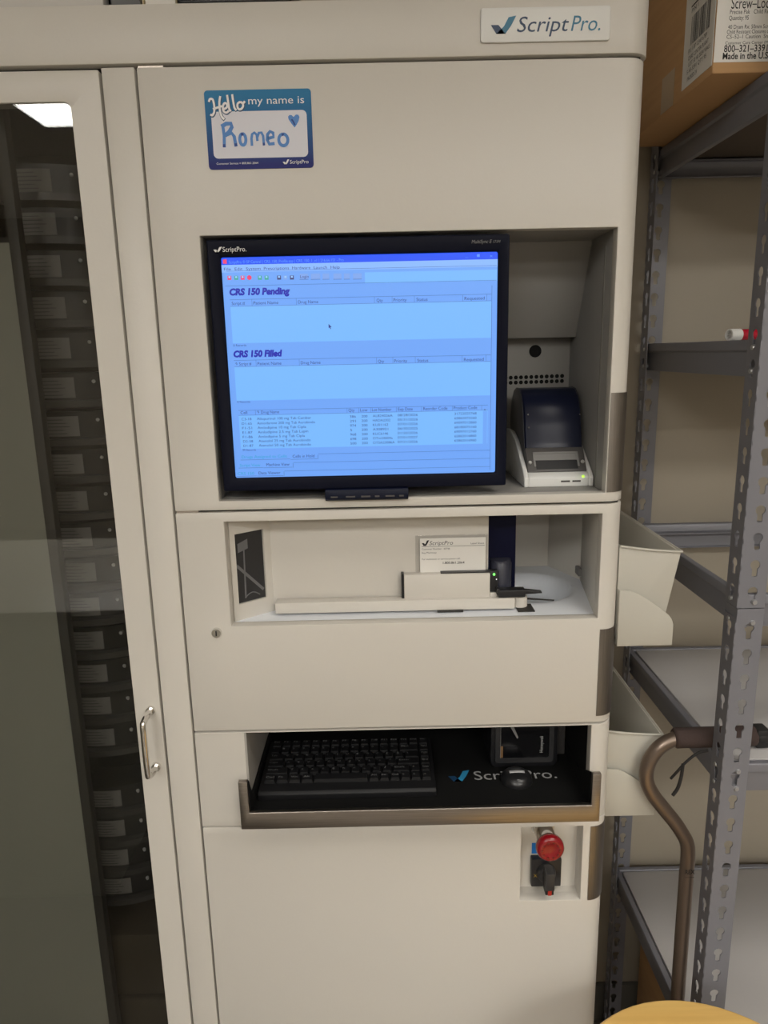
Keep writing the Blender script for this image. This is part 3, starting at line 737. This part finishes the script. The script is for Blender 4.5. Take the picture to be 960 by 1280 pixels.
b.build('release_button', mat('silver_button', (.6,.6,.6), .3, .6), face)

# ------------------------------------------------------------------ keyboard, mouse, scanner
kb = thing('keyboard', 'compact black keyboard on the pulled out black tray', 'keyboard', (-.062,.085,.9035))
kx0, kx1, ky0, ky1 = -.1955, .0705, .0135, .150
b = B(); b.prism([(ky0,.9037),(ky0,.9125),(ky0+.004,.9165),(ky1-.003,.9215),(ky1,.9185),(ky1,.9037)], 'x', kx0, kx1); body = b.build('body', key_black, kb, bevel=.0012)
b = B()
for x in (.0112, .0238): b.lathe((x,.1445,.9205), (x,.1440,.9225), [(0,.0014),(1,.0011)], 10)
b.build('indicator_lamp', white_led, body)
rowsK = [
 [('Esc',1)]+[('F%d' % i,1) for i in range(1,13)]+[('Prt',1),('Del',1),('Hm',1)],
 [(c,1) for c in "`1234567890-="]+[('Back',2),('PgU',1)],
 [('Tab',1.5)]+[(c,1) for c in "QWERTYUIOP[]"]+[('\\',1.5),('PgD',1)],
 [('Caps',1.75)]+[(c,1) for c in "ASDFGHJKL;'"]+[('Enter',2.25),('End',1)],
 [('Shift',2.25)]+[(c,1) for c in "ZXCVBNM,./"]+[('Shift',1.75),('↑',1),('Ins',1)],
 [('Ctrl',1.1875),('Fn',1.1875),('Win',1.1875),('Alt',1.1875),('',5.25),('Alt',1),('Fn',1),('Ctrl',1),('←',1),('↓',1),('→',1)]]
un = (kx1-kx0-.010)/16; pit = .0182
for r_, row in enumerate(rowsK):
    x = kx0+.005; yc = ky1-.0150-pit*r_-(.0006 if r_ else 0); zb_ = .9145+(yc-ky0)*.037
    for nm, w in row:
        a0, a1 = x+.0008, x+w*un-.0008; yb0, yb1 = yc-.0080, yc+.0080; h = .0068; ins = .0016
        b = B(); b.add([(a0,yb0,zb_),(a1,yb0,zb_),(a1,yb1,zb_),(a0,yb1,zb_),(a0+ins,yb0+ins*.8,zb_+h),(a1-ins,yb0+ins*.8,zb_+h),(a1-ins,yb1-ins*.6,zb_+h+.0004),(a0+ins,yb1-ins*.6,zb_+h+.0004)],
            [(0,3,2,1),(4,5,6,7),(0,1,5,4),(1,2,6,5),(2,3,7,6),(3,0,4,7)], key_black)
        if nm: b.text(nm, a0+ins+.0012, yb0+.0055, .0040, min(.0032*len(nm), a1-a0-2*ins-.0020), key_grey, (0,0,zb_+h+.0005), (1,0,0), (0,1,.02))
        b.build('key', None, kb, flat=True)
        x += w*un
ms = thing('mouse', 'small dark computer mouse in front of the scanner on the black tray', 'mouse', (.1965,.05,.9035))
b = B(); nlat, nlon = 12, 24; V = []; fs = []
for i in range(nlat+1):
    p = math.pi/2*i/nlat
    for j in range(nlon):
        a = 2*math.pi*j/nlon; V.append((.1965+.0245*math.cos(a)*max(.001,math.cos(p))**.6, .050+.0245*math.sin(a)*max(.001,math.cos(p))**.7, .9037+.0165*math.sin(p)))
fs = [(i*nlon+j, i*nlon+(j+1) % nlon, (i+1)*nlon+(j+1) % nlon, (i+1)*nlon+j) for i in range(nlat) for j in range(nlon)]
fs += [tuple(range(nlon))[::-1]]
b.add(V, fs); mb = b.build('shell', mat('mouse_black', (.012,.012,.013), .3), ms, sharp=60)
b = B(); b.cyl((.1945,.0345,.9145), (.1985,.0345,.9145), .0032, n=16); b.build('scroll_wheel', black, ms)
b = B(); b.obox((.1965,.0470,.9195), (1,0,0), (0,.96,.2), (0,-.2,.98), (-.0115,.0115), (-.0015,.0025), (-.001,.0014)); b.build('highlight_strip', mat('mouse_highlight', (.75,.75,.76), .25, .5), ms, bevel=.0004)  # pale strip laid on the shell as its glossy highlight

sc_ = thing('barcode_scanner', 'black box-shaped barcode scanner with a dark window standing at the back of the tray', 'scanner', (.222,.13,.9035))
b = B(); b.prism(rrect(.1620,.2680,.9037,1.0150,.010), 'y', .086, .165); sb = b.build('housing', black, sc_, bevel=.002)
b = B(); o1 = rrect(.1690,.2610,.9130,1.0050,.006); i1 = rrect(.1760,.2540,.9210,.9990,.004); n = len(o1)
vs = [(p[0],.083,p[1]) for p in o1]+[(p[0],.083,p[1]) for p in i1]+[(p[0],.087,p[1]) for p in o1]+[(p[0],.087,p[1]) for p in i1]
fs = []
for i in range(n):
    j = (i+1) % n; fs += [(i,j,n+j,n+i), (i,2*n+i,2*n+j,j), (n+i,n+j,3*n+j,3*n+i)]
b.add(vs, fs); b.build('window_frame', mat('scanner_frame', (.03,.03,.032), .4), sc_)
b = B(); b.box(.1761,.2539,.0840,.0862,.9211,.9989); b.build('scan_window', mat('scan_window_dark', (.006,.006,.007), .12), sc_)
b = B(); b.text('Honeywell', .0, .0, .0055, .028, mat('scanner_lettering', (.40,.40,.40), .5), (.2440,.0835,.9300), (0,0,1), (-1,0,0)); b.build('lettering', None, sc_, flat=True)
b = B(); b.box(.1770,.1810,.0832,.0842,.922,.942, mat('scanner_brown', (.20,.11,.05), .4)); b.box(.1767,.1774,.0830,.0842,.921,.990, light_grey); b.prism([(.1870,.985),(.1935,.985),(.2050,.957),(.2030,.955)], 'y', .0832,.0842, light_grey); b.build('inner_fitting', None, sc_)
b = B(); b.box(.2755,.2885,.12,.15,.9037,.975); b.box(.2770,.2865,.118,.1205,.945,.968, grey_plastic); 
o = b.build('power_adapter', black, at=(.282,.135,.9035), bevel=.0015); tag(o, 'black power adapter block between the scanner and the tray wall', 'adapter')

# ------------------------------------------------------------------ wall bins on the cabinet's side
def side_bin(dz, xr, label, y0=.018):
    t = thing('storage_bin', label, 'bin', (.3400,y0+.13,1.14+dz), 'white bins on the cabinet side')
    xl = .3262; y1 = y0+.282; zt0, zt1, zb = 1.2835+dz, 1.2735+dz, 1.150+dz; xb = xr-.022; th = .0026
    b = B()
    n = 8
    def rim(u): return zt0+(zt1-zt0)*u-.0015*math.sin(math.pi*u)
    for ya, yb_ in ((y0, y0+th), (y1-th, y1)):
        top = [(xl+(xr-xl)*k/n, rim(k/n)) for k in range(n+1)]
        b.prism([(xl,zb)]+[(xb,zb)]+top[::-1], 'y', ya, yb_)
    b.prism([(xb-th,zb),(xb,zb),(xr,zt1),(xr-th,zt1)], 'y', y0+th, y1-th)
    b.prism([(xl,zb),(xl+th,zb),(xl+th,zt0),(xl,zt0)], 'y', y0+th, y1-th)
    b.box(xl,xb,y0,y1,zb,zb+th)
    b.build('bin_shell', bin_white, t, bevel=.0006)
    b = B(); b.tube([(xl+(xr+.0015-xl)*k/n, y0-.0008, rim(k/n)) for k in range(n+1)], .0018, 8); b.tube([(xr+.001,y0,zt1),(xr+.001,y1,zt1)], .0018, 8); b.build('rim', bin_white, t)
    b = B(); s_ = xr-.412
    pl = [(xl,1.139+dz),(.4043+s_,1.139+dz),(.4043+s_,1.170+dz),(.4015+s_,1.178+dz),(.397+s_,1.184+dz),(.385+s_,1.194+dz),(.365+s_,1.2085+dz),(.352+s_,1.217+dz),(.343+s_,1.2205+dz),(.333,1.2218+dz),(xl,1.2218+dz)]
    b.prism(pl, 'y', y0-.0095, y0-.0065); b.box(xl,.4043+s_,y0-.0065,y0+.272,1.139+dz,1.1418+dz); b.box(xl,xl+.002,y0-.0065,y0-.001,1.139+dz,1.2218+dz)
    b.build('bracket', bin_white, t, bevel=.0012)
    return t
side_bin(0, .412, 'white plastic bin on the cabinet side beside the middle bay, upper of the two')
side_bin(-.308, .4248, 'white plastic bin on the cabinet side beside the keyboard tray, lower of the two', .068)

# ------------------------------------------------------------------ grey boltless shelving
sh = thing('shelving_unit', 'grey slotted steel shelving rack against the wall right of the cabinet', 'shelving', (.93,.2,0))
PX0, PX1, PY0, PY1 = .485, 1.38, -.006, .420; FL = .037
def keyhole(n=20):
    out = []
    for k in range(n):
        a = 2*math.pi*k/n; c_, s_ = math.cos(a), math.sin(a); r = 0
        for q in range(1, 400):
            t_ = q*.00005; x, z = t_*c_, t_*s_
            if math.hypot(x, z-.0045) < .0068 or (abs(x) < .0037 and -.0125 < z < .004): r = t_
        out.append((r*c_, r*s_))
    return out
KH = keyhole()
def flange(b, O, U, W, z0, z1, pitch=.0381):
    """one slotted strip of an angle post, W wide along U, with real keyhole openings"""
    O, U = Vector(O), Vector(U); n = len(KH); z = z0
    cellsz = []
    while z+pitch <= z1+1e-6: cellsz.append((z, z+pitch)); z += pitch
    if z1-z > .002:
        b.add([O+U*0+Vector((0,0,z)), O+U*W+Vector((0,0,z)), O+U*W+Vector((0,0,z1)), O+Vector((0,0,z1))], [(0,1,2,3)])
    for za, zb in cellsz:
        h = (zb-za)/2; zc = (za+zb)/2; vs = []; w = W/2
        for x, zz in KH:
            k = min(w/abs(x) if abs(x) > 1e-9 else 9e9, h/abs(zz) if abs(zz) > 1e-9 else 9e9); vs.append((x*k, zz*k))
        corner = {}
        pts = [O+U*(w+x)+Vector((0,0,zc+zz)) for x, zz in vs]+[O+U*(w+x)+Vector((0,0,zc+zz)) for x, zz in KH]
        fs = []
        cs = [(w,h),(-w,h),(-w,-h),(w,-h)]; ci = []
        for cx, cz in cs: ci.append(len(pts)); pts.append(O+U*(w+cx)+Vector((0,0,zc+cz)))
        for i in range(n):
            j = (i+1) % n; a, c_ = vs[i], vs[j]; extra = None
            for q, (cx, cz) in enumerate(cs):
                onx = abs(abs(a[0])-w) < 1e-6 and abs(abs(c_[1])-h) < 1e-6; onz = abs(abs(a[1])-h) < 1e-6 and abs(abs(c_[0])-w) < 1e-6
                if (onx or onz) and math.copysign(1, a[0] if onx else c_[0]) == math.copysign(1, cx) and math.copysign(1, a[1] if onz else c_[1]) == math.copysign(1, cz): extra = ci[q]
            fs.append((i, extra, j, n+j, n+i) if extra is not None else (i, j, n+j, n+i))
        b.add(pts, fs)
def post(x, y, sx_, sy_, z0, z1, shift=0):
    b = B(); flange(b, (x,y,0), (sx_,0,0), FL, z0, z1)
    flange(b, (x,y,0), (0,sy_,0), FL-.004, z0, z1)
    bmesh.ops.remove_doubles(b.bm, verts=b.bm.verts, dist=.00005)
    return b.build('post', rack_grey, sh, solid=-.0016, sharp=30)
ZJ = 1.197
for x, y, a, c_ in ((PX0,PY0,1,1), (PX0,PY1,1,-1), (PX1,PY0,-1,1), (PX1,PY1,-1,-1)):
    post(x, y, a, c_, .002, ZJ-.0008); post(x, y, a, c_, ZJ+.0008, ZJ+.0381*23)
LV_ = [('S1',1.8810,True,.043), ('S2',1.5575,True,.048), ('S3',1.216,False,.048), ('S4',.957,True,.046), ('S5',.444,True,.046)]
def beam(p, q, inward, zt, h):
    """rolled steel beam: web, stepped ledge for the shelf board and a bottom return"""
    p, q, n = Vector(p), Vector(q), Vector(inward); d = q-p; L = d.length; u = d.normalized()
    prof = [(.004,0),(.004,h-.016),(0,h-.0135),(0,h-.001),(.001,h),(.010,h),(.012,h-.004),(.012,h-.014),(.024,h-.016),(.024,h-.018),(.010,h-.017),(.006,h-.024),(.006,h-.028),(.006,.002),(.014,.002),(.014,0)]
    b = B(); m = len(prof); vs = []
    for t_ in (0, L):
        for a, z in prof: vs.append(p+u*t_+n*a+Vector((0,0,zt-h+z)))
    b.add(vs, [tuple(range(m))[::-1], tuple(range(m,2*m))]+[(i,(i+1) % m,m+(i+1) % m,m+i) for i in range(m)])
    o = b.build('beam', rack_grey, sh, bevel=.0008)
    for t_ in (.018, L-.018):
        for z in (zt-.010, zt-h+.008):
            b = B(); c0_ = p+u*t_+n*.0038+Vector((0,0,z)); b.lathe(c0_, c0_-n*.0085, [(0,.0042),(.7,.0042),(1,.0030)], 12)
            b.build('rivet', mat('rivet_zinc', (.45,.45,.46), .35, .6) if 'rivet_zinc' not in bpy.data.materials else bpy.data.materials['rivet_zinc'], o)
for nm, z, deck, h in LV_:
    e = .0022
    beam((PX0+e,PY0+e,0), (PX0+e,PY1-e,0), (1,0,0), z, h); beam((PX1-e,PY0+e,0), (PX1-e,PY1-e,0), (-1,0,0), z, h)
    beam((PX0+.004,PY0+e,0), (PX1-.004,PY0+e,0), (0,1,0), z, h); beam((PX0+.004,PY1-e,0), (PX1-.004,PY1-e,0), (0,-1,0), z, h)
    if deck:
        b = B(); b.box(PX0+.0165,PX1-.0165,PY0+.0165,PY1-.0165,z-.0130,z-.0005); b.build('shelf_board', board_brown if nm == 'S1' else deck_grey, sh, bevel=.001)

# big carton on the top shelf
bx0, by0, bz0, bx1, by1, bz1 = .4230, .055, 1.8825, .86, .382, 2.20
cb = thing('cardboard_box', 'brown cardboard carton with white shipping labels on the top shelf of the rack', 'box', ((bx0+bx1)/2,(by0+by1)/2,bz0))
b = B(); b.box(bx0,bx1,by0,by1,bz0,bz1); ct = b.build('carton', carton_m, cb, bevel=.003)
# front label, printing as on the side of the shipped carton
yl = by0-.0006
b = B(); b.box(bx0+.001,bx1-.08,yl,by0-.0001,bz0+.0125,bz0+.200, paper)
O = (0,yl-.0004,0); lx = bx0+.0128; zl = bz0
b.text('Made in the U.S.A.', lx-.001, zl+0.0157, .0075, .066, ink, O, bold=.02)
b.text('800–321–3391', lx, zl+0.0237, .0080, .054, ink, O, bold=.01)
b.text('Customer Care Center (Milliken)', lx+.0010, zl+0.0321, .0036, .066, ink_grey, O)
b.text('CS–52–1 Caution  Snap Cap', lx+.0020, zl+0.0385, .0045, .068, ink_grey, O)
b.text('Child Resistant Closures or', lx+.0020, zl+0.0439, .0045, .054, ink_grey, O)
b.text('40 Dram Rx: 50mm Screw–Loc', lx+.0030, zl+0.0493, .0045, .066, ink_grey, O)
b.text('Quantity: 95', lx+.0035, zl+0.0589, .0050, .024, ink_grey, O)
b.text('Precise Pak   Child Resistant', lx+.0040, zl+0.0655, .0050, .062, ink_grey, O)
b.text('Screw–Loc  Clear', lx+.0050, zl+0.0713, .0125, .076, ink, O)
b.text('RX VIALS', lx+.0060, zl+0.0901, .020, .10, ink, O)
b.build('front_label', None, cb, flat=True, label='white printed label on the front')
xs = bx0-.0006
b = B(); b.box(xs,bx0-.0001,by0+.001,by0+.092,bz0+.010,bz0+.22, paper)
O = (xs-.0004,by0+.092,bz0); U = (0,-1,0); k_ = [.0012,.0007,.0018,.0007,.0010,.0022,.0007,.0013]
u = .022; i = 0
while u < .076:
    w = k_[i % 8]; b.plate([(u,.058),(u+w,.058),(u+w,.092),(u,.092)], O, U, (0,0,1), ink_grey); u += w+k_[(i*3+2) % 8]*1.1; i += 1
b.plate([(.018,.104),(.090,.104),(.090,.1058),(.018,.1058)], O, U, (0,0,1), ink)
for q, (s_, z, w) in enumerate((('(01) 1 07 12345 6789',.050,.056),('CARE CENTER PLANT',.041,.060),('LOT 30 40 2024 VIALS',.033,.064),('S-40-3391 QTY 95',.025,.058),('PACKED 24',.016,.030),('P/N 1',.097,.02),('Screw-Loc',.118,.05),('40D - CS',.129,.06))):
    b.text(s_, .016+.002*(q % 3), z, .0052, w, ink_grey, O, U)
b.build('side_label', None, cb, flat=True, label='white bar code label on the side')
b = B(); b.box(bx0-.0004,bx0-.0001,by0+.120,by0+.166,bz0+.002,bz0+.050); b.build('tape', tape_m, cb)
# carton on the floor under the lowest shelf
t = thing('storage_carton', 'brown carton on the floor under the lowest shelf of the rack', 'box', (.75,.23,0))
b = B(); b.box(.545,.98,.07,.39,.0,.30); fc = b.build('carton', carton_m, t, bevel=.003)
b = B(); b.box(.74,.785,.0692,.0700,.18,.3002); b.box(.74,.785,.0692,.39,.3000,.3006); b.build('tape', tape_m, t)

# marker on the second shelf
mk = thing('marker_pen', 'short red marker with white cap lying on the second shelf of the rack', 'marker', (.52,.11,1.557))
p0 = Vector((.4950,.105,1.5654)); d = Vector((.93,.22,0)).normalized(); r_ = .0083
b = B(); b.lathe(p0+d*.016, p0+d*.080, [(0,r_*.93),(.95,r_*.93),(1,r_*.8)], 24); b.build('barrel', red_vial, mk, sharp=50)
b = B(); b.lathe(p0, p0+d*.0175, [(.35,.0001),(.35,r_*.62),(0,r_*.72),(0,r_*.98),(.06,r_),(1,r_)], 24, None, False); cp = b.build('cap', white_plastic, mk, sharp=50)
b = B(); n_ = Vector((-d.y,d.x,0))
for k in range(4):
    a = R(30+45*k); v_ = n_*math.cos(a)+Vector((0,0,1))*math.sin(a); b.obox(p0+d*.002, v_, d, v_.cross(d), (-r_*.7,r_*.7), (0,.006), (-.0005,.0005))
b.build('cap_rib', mat('cap_rib_grey', (.5,.48,.46), .5), cp)

# ------------------------------------------------------------------ cane
cane = thing('walking_cane', 'bronze offset walking cane with brown foam grip hung by the rack post', 'cane', (.486,.045,0))
yc = .045
path = [(.520,.9735),(.455,.9735),(.4340,.9710),(.4130,.9590),(.3995,.9390),(.3945,.9180),(.3970,.8980),(.4070,.8770),(.4230,.8550),(.4440,.8280),(.4580,.8060),(.4650,.7920),(.4682,.7740),(.4688,.7400),(.4698,.60),(.4712,.45),(.4730,.20),(.4740,.025)]
def smooth(P, n=5):
    out = []
    for i in range(len(P)-1):
        p0, p1, p2, p3 = [Vector(P[max(0, min(len(P)-1, i+k))]) for k in (-1,0,1,2)]
        for k in range(n):
            t_ = k/n; out.append(.5*((2*p1)+(p2-p0)*t_+(2*p0-5*p1+4*p2-p3)*t_*t_+(3*p1-p0-3*p2+p3)*t_**3))
    return out+[Vector(P[-1])]
b = B(); b.tube([(p.x,yc,p.y) for p in smooth(path)], .0110, 20); b.build('shaft', bronze, cane, sharp=80)
b = B(); b.lathe((.4320,yc,.9730), (.5560,yc,.9735), [(0,.0125),(.03,.0155),(.12,.0152),(.9,.0155),(.98,.0150),(1,.012)], 24); b.build('grip', foam, cane, sharp=60, label='dark brown foam grip')
b = B(); sp = [(.4790,yc-.014,.9590),(.4640,yc-.014,.9550),(.4480,yc-.013,.9400),(.4370,yc-.010,.9220),(.4300,yc-.006,.9080)]
b.tube([tuple(p) for p in smooth(sp)], .0020, 8); b.tube([tuple(p) for p in smooth([(.4440,yc-.0125,.9360),(.4430,yc-.012,.915),(.4395,yc-.011,.895),(.4330,yc-.010,.882)])], .0026, 8); b.build('wrist_strap', strap_m, cane)
b = B(); b.box(.553,.572,yc-.012,yc+.012,.959,.988); b.cyl((.556,yc,.9735),(.570,yc,.9735),.0135,n=16); b.build('end_cap', strap_m, cane, bevel=.002)
b = B(); b.lathe((.4140,yc-.004,.8760), (.4060,yc-.006,.8700), [(0,.0035),(1,.0030)], 12); b.build('push_button', strap_m, cane)
b = B(); b.text('REX', .4612, .7430, .0080, .0150, ink, (0,yc-.0113,0), bold=.02); b.rect(  .4620,.4760,.7365,.7373,yc-.0113,ink); b.build('lettering', None, cane, flat=True)
b = B(); b.lathe((.4740,yc,.0005), (.4740,yc,.045), [(0,.017),(.2,.018),(.5,.0145),(1,.0135)], 20); b.build('rubber_tip', strap_m, cane)

# ------------------------------------------------------------------ bamboo stool
sx_, sy_, sr_, szz = .381, -.288, .179, .664
stool = thing('stool', 'round bamboo topped stool in the bottom right foreground', 'stool', (sx_, sy_, 0))
b = B(); b.lathe((sx_,sy_,szz-.030), (sx_,sy_,szz), [(0,sr_-.006),(.2,sr_-.001),(.8,sr_),(.95,sr_-.003),(1,sr_-.006)], 64); b.build('seat', wood, stool, sharp=50)
for k in range(4):
    a = R(45+90*k); c_, s_ = math.cos(a), math.sin(a)
    b = B(); b.lathe((sx_+.185*c_,sy_+.185*s_,0), (sx_+.105*c_,sy_+.105*s_,szz-.028), [(0,.014),(1,.017)], 16); b.build('leg', wood_leg, stool)
for k in range(4):
    a, c_ = R(45+90*k), R(135+90*k); f = .185-.08*.28/.63; z = .18+.03*(k % 2)
    b = B(); b.cyl((sx_+f*math.cos(a),sy_+f*math.sin(a),z), (sx_+f*math.cos(c_),sy_+f*math.sin(c_),z), .009, n=12); b.build('stretcher', wood_leg, stool)

# ------------------------------------------------------------------ things lying on top of the cabinet
zt = 1.9488
t = thing('document_box', 'pale grey storage box on top of the cabinet at the upper left edge', 'box', (-.40,.12,zt))
b = B(); b.box(-.60,-.310,.004,.26,zt,zt+.10); b.build('body', mat('pale_grey_box', (.55,.53,.50), .6), t, bevel=.003); b = B(); b.box(-.604,-.306,.002,.264,zt+.10,zt+.125); b.build('lid', mat('pale_grey_lid', (.6,.58,.55), .6), t, bevel=.003)
t = thing('ring_binder', 'dark grey ring binder lying on the cabinet top beside the pale box', 'binder', (-.288,.10,zt))
b = B(); b.box(-.3045,-.2685,.006,.0085,zt,zt+.26); b.box(-.3045,-.2685,.2495,.252,zt,zt+.26); b.box(-.3045,-.302,.006,.252,zt,zt+.26); b.build('cover', mat('binder_grey', (.10,.10,.10), .5), t); b = B(); b.box(-.3015,-.2705,.0095,.2485,zt,zt+.25); b.build('pages', paper, t)
t = thing('manila_folder', 'cream manila folder standing on the cabinet top left of the black tray', 'folder', (-.246,.10,zt))
b = B(); b.box(-.2655,-.226,.006,.240,zt,zt+.0025, None); b.box(-.2655,-.2645,.006,.24,zt,zt+.22); b.box(-.227,-.226,.006,.24,zt,zt+.22); b.build('cover', mat('manila', (.62,.52,.34), .7), t); b = B(); b.box(-.2635,-.2285,.010,.235,zt+.003,zt+.20); b.build('papers', paper, t)
t = thing('paper_tray', 'black letter tray on the cabinet top above the upper panel', 'tray', (-.158,.13,zt))
b = B(); b.box(-.2230,-.0920,-.002,.25,zt,zt+.0035); b.box(-.2230,-.2195,-.002,.25,zt,zt+.05); b.box(-.0955,-.0920,-.002,.25,zt,zt+.05); b.box(-.2230,-.0920,.246,.25,zt,zt+.05); b.build('shell', black, t, bevel=.001)
b = B(); b.box(-.2185,-.0965,.004,.244,zt+.0036,zt+.030); b.build('papers', paper, t)

finalize()

# ------------------------------------------------------------------ camera
cam = bpy.data.cameras.new('camera'); co = bpy.data.objects.new('camera', cam); C.objects.link(co)
cam.sensor_fit = 'AUTO'; cam.sensor_width = 36; cam.lens = 890/1280*36; cam.clip_start = .02
yaw, pitch, roll = R(.09197841), R(12.54268688), R(1.24979979)
fwd = Vector((math.sin(yaw)*math.cos(pitch), math.cos(yaw)*math.cos(pitch), -math.sin(pitch)))
right = Vector((math.cos(yaw), -math.sin(yaw), 0)); down = fwd.cross(right)
r2 = right*math.cos(roll)+down*math.sin(roll); d2 = -right*math.sin(roll)+down*math.cos(roll)
M = Matrix((r2, -d2, -fwd)).transposed().to_4x4(); M.translation = Vector((0,-.93,1.55))
co.matrix_world = M
bpy.context.scene.camera = co

# ------------------------------------------------------------------ world and view
w = bpy.data.worlds.new('world'); bpy.context.scene.world = w; w.use_nodes = True
w.node_tree.nodes['Background'].inputs['Color'].default_value = (.02,.02,.02,1); w.node_tree.nodes['Background'].inputs['Strength'].default_value = 1
vs = bpy.context.scene.view_settings
vs.view_transform = 'Standard'; vs.look = 'None'; vs.gamma = 1; vs.exposure = 0; vs.use_curve_mapping = False
